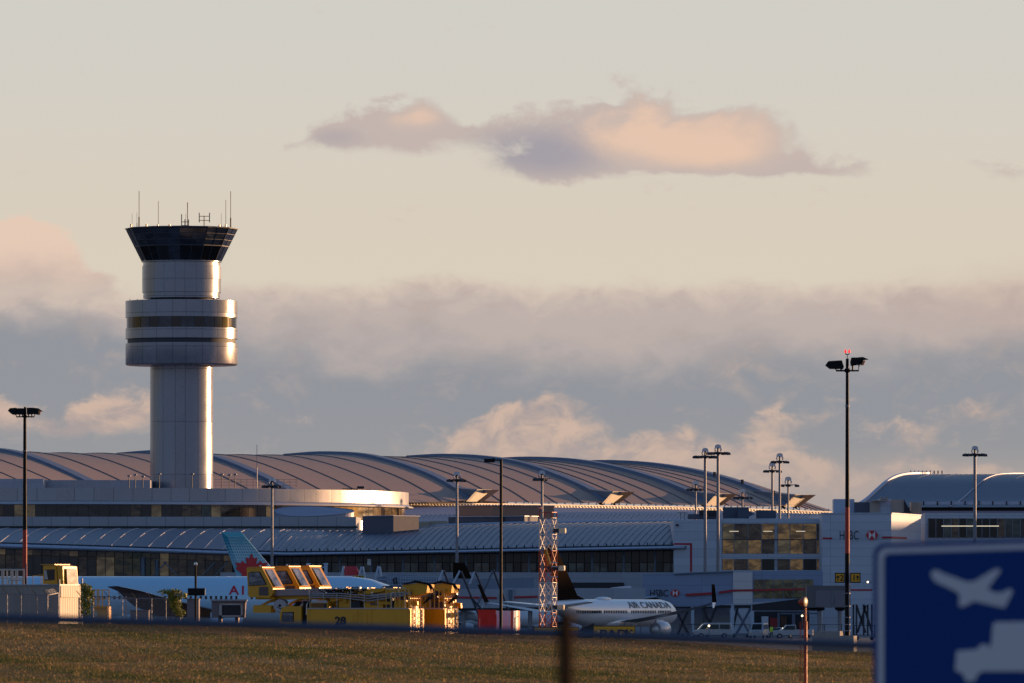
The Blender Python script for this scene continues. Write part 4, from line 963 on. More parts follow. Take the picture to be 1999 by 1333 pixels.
# ---------------- aircraft ----------------
def plane(name,label,loc,yaw,L,Rf,zc,span,mats,fin,wing,eng,winglet=None,win=None,group=None):
    """nose towards +x, port side +y; yaw about z. all in metres"""
    t=thing(name,label,'airplane',loc,yaw,group,world=False)
    st=[(0,.02,-.25),(.006,.22,-.22),(.02,.45,-.15),(.045,.70,-.07),(.08,.90,-.01),(.12,1,0),(.62,1,0),(.72,.96,.04),(.82,.78,.2),(.91,.5,.42),(.97,.25,.6),(1.0,.08,.68)]
    n=36; rows=[]
    for i in range(len(st)-1):
        for u in (0,.5):
            a=[p+(q-p)*u for p,q in zip(st[i],st[i+1])]
            rows.append([(-a[0]*L,a[1]*Rf*math.sin(2*math.pi*k/n),zc+a[2]*Rf+a[1]*Rf*math.cos(2*math.pi*k/n)) for k in range(n)])
    a=st[-1]; rows.append([(-a[0]*L,a[1]*Rf*math.sin(2*math.pi*k/n),zc+a[2]*Rf+a[1]*Rf*math.cos(2*math.pi*k/n)) for k in range(n)])
    m=MB(); m.grid(rows,True); m.add(rows[0],[tuple(range(n))]); m.add(rows[-1],[tuple(range(n))]); m.build('fuselage',mats['body'],t,60)
    # belly fairing
    m=MB(); m.ball((-L*.47,0,zc-Rf*.72),1,16,8,(L*.16,Rf*.98,Rf*.5)); m.build('belly_fairing',mats['body'],t,60)
    # fin: (x back from nose at root LE, root chord, tip x LE, tip chord, height, fillet)
    x0,c0,x1,c1,h=fin; zt=zc+Rf*.9; th=Rf*.10
    def slab(P,off,d,nm,mm):
        q=MB(); A=[Vector(p) for p in P]; q.mi=0
        inner=sum(A,Vector())/len(A)
        fr=[inner+(p-inner)*.86+Vector(d)*.5 for p in A]; bk=[inner+(p-inner)*.86-Vector(d)*.5 for p in A]; k=len(A)
        q.grid([fr,A,bk],True); q.add(fr,[tuple(range(k))]); q.add(bk,[tuple(range(k))]); return q.build(nm,mm,t,30)
    f=slab([(-x0+2.6*Rf*.6,0,zt-.35),(-x0-.1,0,zt+.35),(-x1,0,zt+h),(-x1-c1,0,zt+h),(-x0-c0,0,zt-.6)],0,(0,th*2.4,0),'fin',mats['fin'])
    # tailplanes
    for s in (1,-1):
        slab([(-L*.865,s*Rf*.25,zc+Rf*.45),(-L*.865-Rf*2.3,s*Rf*3.6,zc+Rf*.8),(-L*.865-Rf*3.0,s*Rf*3.6,zc+Rf*.8),(-L*.865-Rf*2.2,s*Rf*.25,zc+Rf*.45)],0,(0,0,th*1.4),'tailplane',mats['body'])
    # wings
    xr,cr_,sw,ct,di=wing
    for s in (1,-1):
        rows=[]
        for u in np.linspace(0,1,9):
            y=s*(Rf*.7+(span/2-Rf*.7)*u); le=-xr-sw*u-(.8*(u>.97)); ch=cr_+(ct-cr_)*min(1,u*1.0) if u>.35 else cr_+(ct-cr_)*u*1.25; z=zc-Rf*.62+di*u+.9*di*.35*u*u; tk=max(.05,ch*.055)
            pr=[(0,0),(.08,.6),(.35,1),(.7,.55),(1,0),(.7,-.35),(.35,-.55),(.08,-.4)]
            rows.append([(le-ch*a,y,z+b*tk) for a,b in pr])
        m=MB(); m.grid(rows,True); m.add(rows[-1],[tuple(range(8))]); w=m.build('wing',mats['wing'],t,50)
        tip=rows[-1]
        if winglet:
            ly,lz=winglet; P=[Vector(tip[0]),Vector(tip[4])]
            m=MB(); o=Vector((-.9,s*ly,lz)); m.extr([P[0],P[1],P[1]+o+Vector((-.25,0,0)),P[0]+o+Vector((-.75,0,0))],(0,.08,.0),0); m.build('winglet',mats['winglet'],w)
            m=MB(); o=Vector((-.5,s*ly*.6,-.75)); m.extr([P[0]+Vector((-.3,0,0)),P[1],P[1]+o,P[0]+o+Vector((-.9,0,0))],(0,.06,0),0); m.build('lower_winglet',mats['body'],w)
        # engine
        ey,ex,er,el=eng; c=(0,s*ey); zc2=zc-Rf*.62-er*1.05+.1
        rows=[[(-ex-el*u,s*ey+r_*er*math.sin(2*math.pi*k/20),zc2+r_*er*math.cos(2*math.pi*k/20)) for k in range(20)] for u,r_ in ((.25,.55),(.03,.82),(0,.9),(.04,.98),(.3,1.04),(.6,1.0),(.8,.8),(.8,.55),(1.0,.45),(1.15,.1))]
        m=MB(); m.grid(rows,True); e=m.build('engine',mats['eng'],t,50)
        m=MB(); m.box(-ex-el*.75,-ex-el*.15,s*ey-.12,s*ey+.12,zc2+er*.8,zc-Rf*.5); m.build('pylon',mats['body'],e)
    # gear
    for gx,gy in ((-L*.12,0),(-L*.52,Rf*1.3),(-L*.52,-Rf*1.3)):
        m=MB(); m.tube([(gx,gy,.5),(gx,gy,zc-Rf*.6)],.12,6); gg=m.build('landing_gear','steel',t)
        for q in (-.35,.35):
            m=MB(); rr=.5 if L<45 else .62; m.grid([[(gx+r_*math.cos(2*math.pi*k/16),gy+q+w_,rr+r_*math.sin(2*math.pi*k/16)) for k in range(16)] for w_,r_ in ((-.14,.1),(-.14,rr*.9),(-.08,rr),(.08,rr),(.14,rr*.9),(.14,.1))],True); m.build('wheel','black',gg)
    # starboard windows
    if win:
        m=MB()
        x0,x1,dx,zw,gaps=win; x=x0
        while x<x1:
            if not any(a<x<b for a,b in gaps):
                y=-math.sqrt(max(.01,Rf*Rf-(zw-zc)**2))-.012
                for s in (1,-1): m.box(-x-.13,-x+.13,y*s-.012 if s>0 else -y-.012,y*s+.05 if s>0 else -y+.012,zw-.2,zw+.2)
            x+=dx
        m.build('window_row','cabd',t)
    # cockpit glazing
    m=MB()
    for s in (1,-1):
        m.extr([(-L*.030,s*Rf*.30,zc+Rf*.40),(-L*.045,s*Rf*.55,zc+Rf*.42),(-L*.058,s*Rf*.52,zc+Rf*.58),(-L*.044,s*Rf*.26,zc+Rf*.60)],(.05,s*.06,.05),0)
    m.build('cockpit_window','cabd',t)
    return t,f
def fusetext(t,s,size,x0,zb,Rf,zc,m,name='lettering',sx=1.0,side=-1,bold=.02,sp=1.0):
    def fn(c):
        v=zb+c.y-zc; y=math.sqrt(max(.0,(Rf+.03+c.z)**2-v*v)); return Vector((x0+c.x,side*y,zb+c.y))
    return text(s,size,name,m,t,None,sx=sx,fn=fn,ext=.015,bold=bold,sp_=sp)
def finblue():
    m,nt,b=newmat('teal_fin_dots'); tc=nt.nodes.new('ShaderNodeTexCoord'); sp=nt.nodes.new('ShaderNodeSeparateXYZ'); nt.links.new(tc.outputs['Object'],sp.inputs[0])
    x,z=E(sp.outputs[0]),E(sp.outputs[2])
    p=.42; fx=efn('FRACT',(x+z*.5)/p)-.5; fz=efn('FRACT',z/p)-.5
    d=efn('SQRT',fx*fx+fz*fz); den=sstep(z,8.5,15.5)
    dots=1.0-sstep(d-den*.55,-.02,.05)
    n=noise(tc.outputs['Object'],.5,4,.6)
    c=cmix(dots,lin(150,196,214),lin(40,140,170)); c=cmix(sstep(z+(n-.5)*4,12.5,15.5),c,lin(44,146,176))
    nt.links.new(c,b.inputs['Base Color']); b.inputs['Roughness'].default_value=.3; b.inputs['Coat Weight'].default_value=.3; return m
M['finteal']=finblue()
LEAF=[(0,1.0),(.12,.72),(.30,.80),(.24,.42),(.50,.62),(.56,.50),(.86,.54),(.74,.30),(.84,.22),(.50,-.06),(.54,-.20),(.10,-.14),(.13,-.60),(-.13,-.60),(-.10,-.14),(-.54,-.20),(-.50,-.06),(-.84,.22),(-.74,.30),(-.86,.54),(-.56,.50),(-.50,.62),(-.24,.42),(-.30,.80),(-.12,.72)]
# long white-blue airliner on the left, nose to the right (only its flank and wing show)
Y=1003; zc=4.85; Rf=2.95
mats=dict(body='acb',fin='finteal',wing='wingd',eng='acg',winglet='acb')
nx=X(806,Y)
tA,_=plane('airliner','long pale blue wide-body airliner with shaded near wing, parked behind the shed and trucks',(nx,Y,0),0,64,Rf,zc,60,mats,(56,7,60.5,3,9.5),(21,11.5,12.6,1.6,2.6),(9.7,20.5,1.7,5.2),None,(6,56,.62,5.2,((10,12),(20,21.3),(31,34),(44,44.8))))
fusetext(tA,'AIR',1.5,X(449,Y)-nx,5.6,Rf,zc,'redt',sx=1.15,bold=.03,sp=1.35); fusetext(tA,'CANADA',1.5,X(449,Y)-nx+4.9,5.6,Rf,zc,'redt',sx=1.0,bold=.03)
# tail of the second airliner behind it: teal with a red leaf
Y=1215; k=Y/F
px2x=lambda px:X(px,Y)
cB=math.cos(R(35)); LB=48.5
nxB=X(428,Y)+LB*cB
tB,fB=plane('airliner','airliner behind the long blue one, only its teal fin with red maple leaf showing',(nxB,Y+LB*math.sin(R(35)),0),R(35),LB,2.5,4.5,16,dict(body='acb',fin='finteal',wing='wingg',eng='acg',winglet='acb'),((nxB-X(563,Y))/cB,8.3,(nxB-X(470,Y))/cB,3.6,Z(1038,Y)-(4.5+2.25)),(17,8,3,6,.6),(4,20.5,1.0,3.2),None,None)
m=MB(); cx=(X(487,Y)-nxB)/cB; cz=Z(1118,Y); s=2.9
m.extr([(cx+a*s*1.15,-.42,cz+b*s) for a,b in LEAF],(0,.05,0),0); m.build('leaf_emblem','redt',fB)
fB.location=(0,0,0)
# narrow-body on the right seen from behind
Yn=1148; yaw=math.atan2(.885,.465)
hx,hy=math.cos(yaw),math.sin(yaw)
tail=Vector((X(1070,1128),1122,0)); nose=tail+Vector((hx,hy,0))*38.5
mats=dict(body='acw',fin='finb',wing='wingg',eng='acg',winglet='finb')
tC,fC=plane('airliner','white narrow-body airliner with black title, black fin and black winglet, seen from behind',(nose.x,nose.y,0),yaw,39.0,1.9,3.35,35.4,mats,(29.6,6.2,36.6,2.4,7.6),(13.3,6.6,8.2,1.3,2.0),(4.9,12.8,1.15,3.6),(.5,2.5),(5,34,.52,3.5,((9,9.6),(17,18.2),(25.5,26.1))))
fusetext(tC,'AIR CANADA',1.22,-17.4,4.05,1.9,3.35,'blackt',sx=1.75,bold=.015)
m=MB(); m.ball((-22,0,5.25),1,12,6,(2.2,.7,.35)); m.build('antenna_fairing','acw',tC,60)
# two smaller airliners whose tails show behind the bridges
mats=dict(body='acw',fin='finb',wing='wingg',eng='acg',winglet='finb')
Y=1262
def tailplane_ac(px,top,Y,finm,label,yaw,h):
    hx,hy=math.cos(yaw),math.sin(yaw); tp=Vector((X(px,Y),Y,0)); L=30; nose=tp+Vector((hx,hy,0))*(L-.3)
    mt=dict(body='acw',fin=finm,wing='wingg',eng='acg',winglet='acw')
    return plane('airliner',label,(nose.x,nose.y,0),yaw,L,1.5,2.6,8,mt,(L-5.6,5.2,L-2.2,1.9,h),(11,4,2,2,.3),(2.2,10,.6,2.0),None,None)
t,f=tailplane_ac(884,1098,1225,'finb','airliner behind the grey bridge, only its black tail fin showing',R(22),Z(1098,1225)-2.6-1.35)
t,f=tailplane_ac(672,1105,1250,'finred','airliner with red and white tail fin beside the yellow stand number board',R(15),Z(1105,1250)-2.6-1.35)

# ---------------- boarding bridges and stand furniture ----------------
def bridge1():
    Y=1203; t=thing('boarding_bridge','long grey boarding bridge with red stripe behind the yellow trucks','boarding bridge',(X(950,Y),Y,0),group='boarding bridges')
    s=MB(); s.extr([W(738,1150,Y),W(738,1127,Y),W(762,1120.5,Y),W(800,1122,Y),W(862,1128,Y),W(862,1150,Y)],(0,3.2,0),0); s.build('tunnel','bridgem',t)
    s=MB(); s.extr([W(862,1152,Y-.3),W(862,1128.5,Y-.3),W(935,1130,Y-.3),W(1043,1127,Y-.3),W(1043,1150,Y-.3)],(0,3.6,0),0); s.build('tunnel','bridgem',t)
    s=MB(); s.extr([W(850,1187,Y-.7),W(850,1150,Y-.7),W(985,1150,Y-.7),W(985,1148,Y-.7),W(1260,1148,Y-.7),W(1260,1178,Y-.7),W(990,1187,Y-.7)],(0,3.9,0),0); s.build('lower_tunnel','bridgep',t)
    s=MB(); s.extr([W(890,1168,Y-.85),W(890,1164,Y-.85),W(970,1165,Y-.85),W(970,1169,Y-.85)],(0,.2,0),0); s.build('stripe','stripe',t)
    s=MB(); s.extr([W(1003,1168,Y-.85),W(1003,1164,Y-.85),W(1050,1162.5,Y-.85),W(1050,1166.5,Y-.85)],(0,.2,0),0); s.build('stripe','stripe',t)
    s=MB(); pbox(s,990,1149,1003,1185,Y-1.0,.8); s.build('door_frame','bridgep',t); s=MB(); pbox(s,992.5,1151,1000.5,1183,Y-1.1,.15); s.build('door','mullb',t)
    s=MB(); pbox(s,840,1185.5,1260,1192,Y-.2,3); s.build('under_frame','dark',t)
    for px in (905,960,1035): s=MB(); s.tube([W(px,1190,Y+1),(X(px,Y),Y+1,0)],.35,8); s.build('leg','steel',t)
    s=MB(); 
    for px in range(757,868,5): s.tube([W(px,1142,Y-1.5),W(px,1124+ (px-757)*.03,Y-1.5)],.045,4)
    for py in (1124,1128,1134,1141): s.tube([W(757,py,Y-1.5),W(868,py+2,Y-1.5)],.05,4)
    s.build('railing','whp',t)
    s=MB()
    for px in (705,712,719,726,733): s.tube([W(px,1143,Y-1.5),W(px,1124,Y-1.5)],.045,4)
    for py in (1124,1131): s.tube([W(640,py,Y-1.5),W(756,py,Y-1.5)],.05,4)
    s.build('railing','whp',t)
    for px,ht in ((770,1113),): 
        s=MB(); s.tube([W(px,1140,Y-1.6),W(px-2,1130,Y-1.6),W(px+3,1127,Y-1.6),W(px+5,1140,Y-1.6)],.15,5); s.build('hose','dark',t)
bridge1()
# stay poles of the stands (light V-frames and dark ones)
def stay(a,b,Y,m_,label,r=.16):
    s=MB(); s.tube([W(a[0],a[1],Y),W(b[0],b[1],Y)],r,6)
    tag(s.build('stay_pole',m_),label,'pole','stay poles of the aircraft stands')
V=[((671,1105),(663,1143),'whs','thin white stay pole left of the red tail fin'),((706,1106),(697,1142),'whs','white stay pole left leg beside the yellow number board'),((708,1106),(715,1142),'whs','white stay pole right leg beside the yellow number board'),((739,1105),(730,1142),'whs','white stay pole left leg right of the number board'),((741,1106),(746,1142),'whs','white stay pole right leg right of the number board')]
for a,b,mm,l in V: stay(a,b,1205,mm,l,.17)
for px,l in ((602,'white square column left of two behind the deicing cabs'),(636,'white square column right of two behind the deicing cabs')):
    s=MB(); pbox(s,px-3.2,1101,px+3.2,1180,1240,.6); pbox(s,px-4.5,1099,px+4.5,1102,1239.9,.8); tag(s.build('stand_column','whs'),l,'column','white stand columns')
for a,b,l in (((605,1108),(633,1124),'falling'),((605,1124),(633,1106),'rising')): stay(a,b,1240.5,'whs','thin white brace %s to the right between the two white columns'%l,.08)
VD=[((865,1113),(855,1140),'whs'),((866,1114),(881,1152),'dks'),((898,1114),(880,1148),'whs'),((900,1115),(936,1205),'dks'),((927,1116),(917,1140),'whs'),((928,1116),(942,1150),'dks'),((962,1114),(930,1185),'dks2'),((963,1112),(992,1190),'dks'),((921,1168),(943,1192),'dks')]
nm=['white first leg of the leftmost V frame at the grey bridge','dark second leg of the leftmost V frame at the grey bridge','white leg crossing below the black tail fin','long dark leg running down right from the black tail fin','white leg just right of the black tail fin','dark leg just right of the black tail fin','pale leg sloping left from beside the slim street lamp','dark leg sloping right behind the slim street lamp','short dark leg above the red cabinet']
for (a,b,mm),l in zip(VD,nm): stay(a,b,1190,mm,l+', stay pole',.16)

# stand number boards
def board(s,a,b,y0,y1,Y,label,txt=True):
    t=thing('number_board',label,'sign',W((a+b)/2,y1,Y)); m=MB(); pbox(m,a,y0,b,y1,Y,.3); m.build('board','yelb',t)
    m=MB(); m.tube([(X((a+b)/2,Y),Y+.2,Z(y1,Y)),(X((a+b)/2,Y),Y+.2,0)],.12,6); m.build('post','steel',t)
    k=Y/F
    if txt: text(s,(y1-y0)*k*1.0,'number','ink',t,facing(W(a+1.5,y1-3,Y-.05)),sx=.95,bold=.02)
board('171',692,711,1123.5,1135.5,1190,'yellow stand number board reading 171 left of the grey bridge')
def truck_loader():
    Y=1205; t=thing('catering_truck','white raised catering box body behind the narrow-body airliner','catering truck',(X(1215,Y),Y,0))
    s=MB(); s.extr([W(1192,1147,Y),W(1228,1143,Y),W(1232,1144,Y),W(1236,1172,Y),W(1199,1173,Y)],(0,2.6,0),0); s.build('box_body','acg',t)
    s=MB(); s.tube([W(1189,1153,Y-.2),W(1201,1172,Y-.2)],.1,5); s.tube([W(1193,1160,Y-.1),W(1195,1185,Y-.1)],.08,5); s.build('arm','steel',t)
    s=MB(); s.ball(W(1209,1157,Y-.0),.35,8,5,(1.6,.2,1)); s.build('logo','bluem',t)
    s=MB(); pbox(s,1201,1175,1235,1235,Y+.4,2); s.build('chassis','dark',t)
truck_loader()
board('',1235,1244,1152.5,1165,1215,'small yellow board, left of two above the white airliner',False)
board('',1246,1256,1153,1163,1214,'small yellow board, right of two above the white airliner',False)
def bridge2():
    Y=1222; t=thing('boarding_bridge','blue-grey boarding bridge with bank lettering and red stripe below the pier','boarding bridge',(X(1370,Y),Y,0),group='boarding bridges')
    s=MB(); s.extr([W(1255,1184,Y),W(1255,1121,Y),W(1352,1117,Y),W(1420,1115.5,Y),W(1431,1115.5,Y),W(1431,1178,Y),W(1390,1184,Y)],(0,3.5,0),0); s.build('tunnel','bridgeb',t)
    s=MB(); pbox(s,1431,1117.5,1469,1178,Y-.3,4); s.build('rotunda','wallp',t)
    s=MB(); s.extr([W(1469,1175,Y),W(1469,1115,Y),W(1606,1113.5,Y),W(1606,1172,Y)],(0,3.4,0),0); s.build('tunnel','bridgeb',t)
    for px in np.arange(1471,1572,19.5):
        pbox(MB(),px+.5,1131,px+18.8,1168,Y-.1,.12).build('window','g5d',t)
    for a,b in ((1477,1497),(1521,1541)): MB().tube([W(a,1133,Y-.15),W(b,1166,Y-.15)],.07,4).build('brace','tanm',t)
    m=MB(); m.tube([W(1316,1121,Y-.3),W(1352,1118.6,Y-.3),W(1431,1116,Y-.3)],.14,5); m.build('roof_edge','mullb',t)
    hsbc(t,1268,1157.5,Y,13,42,1318,9.5)
    for p in ([(1339,1159),(1339,1163.5),(1396,1160),(1396,1155.5)],[(1403,1154.5),(1403,1158.8),(1431,1154.8),(1431,1150.5)],[(1431.1,1150.6),(1431.1,1154.6),(1469,1154),(1469,1150)],[(1469.1,1150.2),(1469.1,1154.2),(1575,1151.5),(1575,1148)]):
        m=MB(); m.extr([W(a,b,Y-.42) for a,b in p],(0,.25,0),0); m.build('stripe','stripe',t)
    s=MB(); s.extr([W(1244,1184,Y-3),W(1246,1172,Y-3),W(1256,1167,Y-3),W(1280,1166,Y-3),W(1296,1171,Y-3),W(1304,1182,Y-3)],(0,2.5,0),0); s.build('canopy','canopym',t)
    s=MB(); s.tube([W(1247,1168.5,Y-3.1),W(1282,1164,Y-3.1)],.15,5); s.build('canopy_rail','whp',t)
    s=MB(); pbox(s,1300,1181,1606,1187,Y+.3,3); s.build('under_frame','dark',t)
    for px in (1352,1430,1469): 
        s=MB(); pbox(s,px-3,1180,px+3,1256,Y+.2,.5); s.build('column','whs',t)
    for a,b,m_ in ((1318,1345,'dks'),(1345,1322,'dks'),(1372,1398,'dks'),(1398,1376,'dks'),(1434,1466,'dks2'),(1466,1436,'dks2'),(1440,1428,'dks')):
        s=MB(); s.tube([W(a,1186,Y+.5),W(b,1240,Y+.5)],.2,5); s.build('brace',m_,t)
    s=MB(); pbox(s,1306,1182,1425,1250,Y+6,.4); s.build('back_wall','wall',t)
bridge2()
def bridge3():
    Y=1130; t=thing('boarding_bridge','brownish grey bridge cabin with two door panels on columns beside the black pole','boarding bridge',(X(1610,Y),Y,0),group='boarding bridges')
    s=MB(); pbox(s,1575,1143,1660,1186,Y,4); s.build('cabin','cabinm',t)
    s=MB(); pbox(s,1592,1152.5,1624,1185,Y-.12,.1); s.build('door','cabind',t); s=MB(); pbox(s,1628,1152.5,1652,1185,Y-.12,.1); s.build('door','cabind',t)
    s=MB(); pbox(s,1624.5,1152,1627.5,1186,Y-.2,.15); pbox(s,1622.5,1168,1626.5,1176,Y-.3,.1); s.build('door_post','steel',t)
    s=MB(); s.extr([W(1469,1180,Y+2),W(1575,1167,Y+2),W(1592,1172,Y+2),W(1592,1192,Y+2),W(1469,1192,Y+2)],(0,3,0),0); s.build('tunnel','dark',t)
    for px in (1600,1640): 
        s=MB(); s.ball(W(px,1188,Y+1),1,12,6,(.75,.75,.35)); s.build('bogie_head','dark',t)
        s=MB(); s.tube([(X(px,Y),Y+1,0),(X(px,Y),Y+1,Z(1188,Y))],.3,10); s.build('column','steel',t)
    s=MB(); pbox(s,1606,1187,1637,1240,Y+14,3); s.build('wall_panel','wallb',t)
    s=MB(); pbox(s,1661,1149,1711,1178,Y+60,6); s.build('end_box','wallp2',t); s=MB(); pbox(s,1661,1150,1703,1153,Y+59.9,.1); s.build('stripe','stripe',t)
    s=MB()
    for px in (1666,1672,1686,1694,1702): s.tube([W(px,1180,Y+62),(X(px,Y+62),Y+62,0)],.14,5)
    for a,b in ((1672,1690),(1690,1674),(1686,1703)): s.tube([W(a,1182,Y+62),W(b,1235,Y+62)],.18,5)
    s.build('leg_frame','dks',t)
bridge3()
# dark undercroft behind the ground vehicles
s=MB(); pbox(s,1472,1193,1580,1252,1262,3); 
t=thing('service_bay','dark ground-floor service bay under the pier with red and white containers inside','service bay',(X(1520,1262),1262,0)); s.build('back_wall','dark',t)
for a,b,y0,y1,mm,n in ((1487,1500,1203,1222,'acg','pale_container'),(1503,1519,1206,1228,'redc','red_container'),(1524,1536,1202,1222,'cont3','brown_container')):
    s=MB(); pbox(s,a,y0,b,y1,1260,1.5); s.build(n,mm,t)
s=MB(); pbox(s,1524,1196,1596,1199,1259,.4); s.tube([W(1520,1196,1259),(X(1520,1259),1259,0)],.2,5); s.tube([W(1549,1196,1259),(X(1549,1259),1259,0)],.25,5); s.build('frame','dks2',t)


# ---------------- yellow deicing trucks ----------------
def deicer(label,body,loc,number=None,seed=1,cablift=0.0,boomrear=12.2,ca=0.0):
    """x runs from the front (0) to the rear, near side at y=0, z from the ground"""
    t=thing('deicing_truck',label,'deicing truck',loc,R(-25),'yellow deicing trucks',world=False); r=random.Random(seed)
    qx=lambda px:(px-545)*.0434; qz=lambda py:3.1+(1200-py)*.0394; W2=2.6
    m=MB(); m.box(qx(600),body,0,W2,1.0,qz(1188)); m.build('tank_body','yel',t)
    m=MB(); m.box(qx(600),body-.02,-.05,-.004,qz(1188.5),qz(1186.6)); m.build('trim_strip','whit2',t)
    m=MB(); m.box(qx(700),qx(700)+.04,-.03,-.003,1.0,qz(1190)); m.box(body-3.2,body-3.16,-.03,-.003,1.0,qz(1190)); m.build('panel_joint','yeld',t)
    if number:
        text(number,.82,'number','ink',t,Matrix.Translation((qx(656),-.03,qz(1218.5)))@Matrix.Rotation(R(90),4,'X'),sx=1.15,bold=.035)
    for (a_,b_) in ((2.6,4.1),(6.4,7.6)):
        m=MB(); zt_=2.6 if a_<5 else 3.2
        for (p0,p1,z0_,z1_) in ((a_,b_,1.1,1.14),(a_,b_,zt_-.04,zt_),(a_,a_+.04,1.14,zt_-.04),(b_-.04,b_,1.14,zt_-.04)): m.box(p0,p1,-.025,-.003,z0_,z1_)
        m.build('locker_door','yeld',t)
        m=MB(); m.box(b_-.25,b_-.12,-.05,-.003,1.8,1.95); m.build('door_handle','black',t)
    # cab
    m=MB(); m.extr([(qx(545),.1,.9),(qx(545),.1,qz(1200)),(qx(549),.1,qz(1186)),(qx(556),.1,qz(1183.5)),(qx(588),.1,qz(1183)),(qx(588),.1,.9)],(0,W2-.2,0),0); c=m.build('cab','yel',t)
    m=MB(); m.extr([(qx(548.5),.07,qz(1213)),(qx(550.5),.07,qz(1195)),(qx(573),.07,qz(1194)),(qx(573),.07,qz(1213.5))],(0,.05,0),0); m.build('window_frame','black',c)
    m=MB(); m.extr([(qx(550),.04,qz(1212)),(qx(552),.04,qz(1196.5)),(qx(571.5),.04,qz(1195.5)),(qx(571.5),.04,qz(1212.5))],(0,.04,0),0); m.build('window','cabg',c)
    m=MB(); m.box(qx(589),qx(599),.3,1.2,1.2,qz(1173)); m.build('exhaust_stack','black',t)
    m=MB(); m.tube([(qx(597),.2,qz(1200)),(qx(598),.2,qz(1180)),(qx(602),.2,qz(1172))],.06,6); m.build('pipe','chrome',t)
    for wx in (.9,6.2,7.6,9.4):
        if wx<body-.6:
            for wy in (.16,W2-.16):
                m=MB(); m.grid([[(wx+a*math.cos(2*math.pi*k/18),wy+w_,.52+a*math.sin(2*math.pi*k/18)) for k in range(18)] for w_,a in ((-.15,.12),(-.15,.45),(-.1,.52),(.1,.52),(.15,.45),(.15,.12))],True); m.build('wheel','black',t,40)
    m=MB(); m.box(.2,body,.4,W2-.4,.55,.98); m.build('chassis','dark',t)
    # heater box with louvres
    m=MB(); m.box(qx(606),qx(641),.1,.7,qz(1188)+.01,qz(1174)); b=m.build('heater_box','yeld',t)
    m=MB(); m.box(qx(608),qx(640),.02,.12,qz(1176.5),qz(1172)); m.build('heater_lid','whit2',b)
    m=MB()
    for i in range(5): m.box(qx(608),qx(632),.04,.10,qz(1187-i*2),qz(1186-i*2))
    m.build('louvre','dark',b)
    m=MB(); m.box(qx(633),qx(638),.03,.1,qz(1187),qz(1178)); m.build('louvre_door','dark',b)
    # booms
    y0=.9
    def beam(p,q,h,m_,nm,w=.55,yy=y0):
        s=MB(); s.extr([(p[0],yy,p[1]-h/2),(q[0],yy,q[1]-h/2),(q[0],yy,q[1]+h/2),(p[0],yy,p[1]+h/2)],(0,w,0),0); return s.build(nm,m_,t)
    br=boomrear
    beam((qx(522),qz(1163)),(br-2.0,qz(1156)),.62,'yeld','upper_boom')
    beam((qx(528),qz(1156.5)),(qx(650),qz(1154)),.5,'whit3','boom_tube',.35,.55)
    beam((qx(590),qz(1182)),(br-.6,qz(1152)),.55,'yeld','lower_boom',.6,1.2)
    beam((qx(640),qz(1171)),(qx(745),qz(1150)),.30,'yeld','lift_arm',.3,.6)
    beam((qx(720),qz(1163)),(qx(800),qz(1158)),.22,'chrome2','lift_cylinder',.22,.5)
    m=MB(); m.extr([(br-1.9,.7,qz(1166)),(br-2.0,.7,qz(1142)),(br-.5,.7,qz(1138)),(br+.2,.7,qz(1141)),(br+.1,.7,qz(1157)),(br-.6,.7,qz(1162))],(0,1.2,0),0); m.build('boom_joint','yeld',t)
    m=MB()
    for k in range(3):
        m.tube([(br-1.9+.9*k*.2,.62-.05*k,qz(1140)),(br-.8,.6,qz(1136-k)),(br+.25+.1*k,.6,qz(1140)),(br+.5+.12*k,.6,qz(1150)),(br+.35+.12*k,.6,qz(1166)),(br-.1,.6,qz(1178))],.055,6)
    m.build('hose','black',t)
    m=MB()
    for k in range(4):
        a=qx(532+k*3); m.tube([(a,.7,qz(1170)),(a+.1,.6,qz(1185+k)),(a+.7,.6,qz(1191+k)),(a+1.4,.6,qz(1187)),(a+1.8,.7,qz(1174))],.06,6)
    m.build('hose','black',t)
    m=MB(); m.grid([[(qx(540)+.62*a*math.cos(2*math.pi*k/16),.55+w_,qz(1182)+.55*a*math.sin(2*math.pi*k/16)) for k in range(16)] for w_,a in ((0,.2),(0,.9),(.1,1),(.4,1),(.4,.2))],True); m.build('hose_reel','chrome2',t,40)
    # brackets, pumps and covers packed round the booms
    for k,(a,b,y_,z_,mm) in enumerate(((652,676,1170,1186,'yeld'),(680,700,1174,1187,'dark'),(704,742,1177,1187.5,'yeld'),(655,664,1152,1166,'brownp'),(668,672,1147,1170,'yeld'),(745,760,1166,1187,'dark'),(764,790,1172,1187,'yeld'),(626,632,1150,1172,'yeld'),(700,712,1150,1160,'dark'))):
        s=MB(); jx=r.uniform(-3,3); s.extr([(qx(a+jx),.75,qz(z_)),(qx(a+jx+1),.75,qz(y_)),(qx(b+jx-2),.75,qz(y_-r.random()*3)),(qx(b+jx),.75,qz(z_))],(0,.5+.4*r.random(),0),0); s.build('machinery_cover',mm,t)
    for k in range(20):
        a=620+r.random()*175; y_=1187-r.random()*26; hh=5+r.random()*9; ww=6+r.random()*22; yy=.55+r.random()*.9
        s=MB(); s.extr([(qx(a),yy,qz(y_)),(qx(a+r.uniform(-2,2)),yy,qz(y_-hh)),(qx(a+ww),yy,qz(y_-hh+r.uniform(-3,3))),(qx(a+ww+1),yy,qz(y_))],(0,.25,0),0); s.build('machinery_cover',r.choice(('yeld','yeld','yeld','dark','brownp')),t)
    s=MB()
    for k in range(3): s.tube([(qx(600),.3+.06*k,qz(1160+3*k)),(qx(660),.3,qz(1158+4*k)),(qx(720),.32,qz(1163+5*k)),(qx(790),.3,qz(1156+3*k))],.05,6)
    s.build('pipe_run','chrome2',t)
    # hoses and small fittings along the boom
    m=MB()
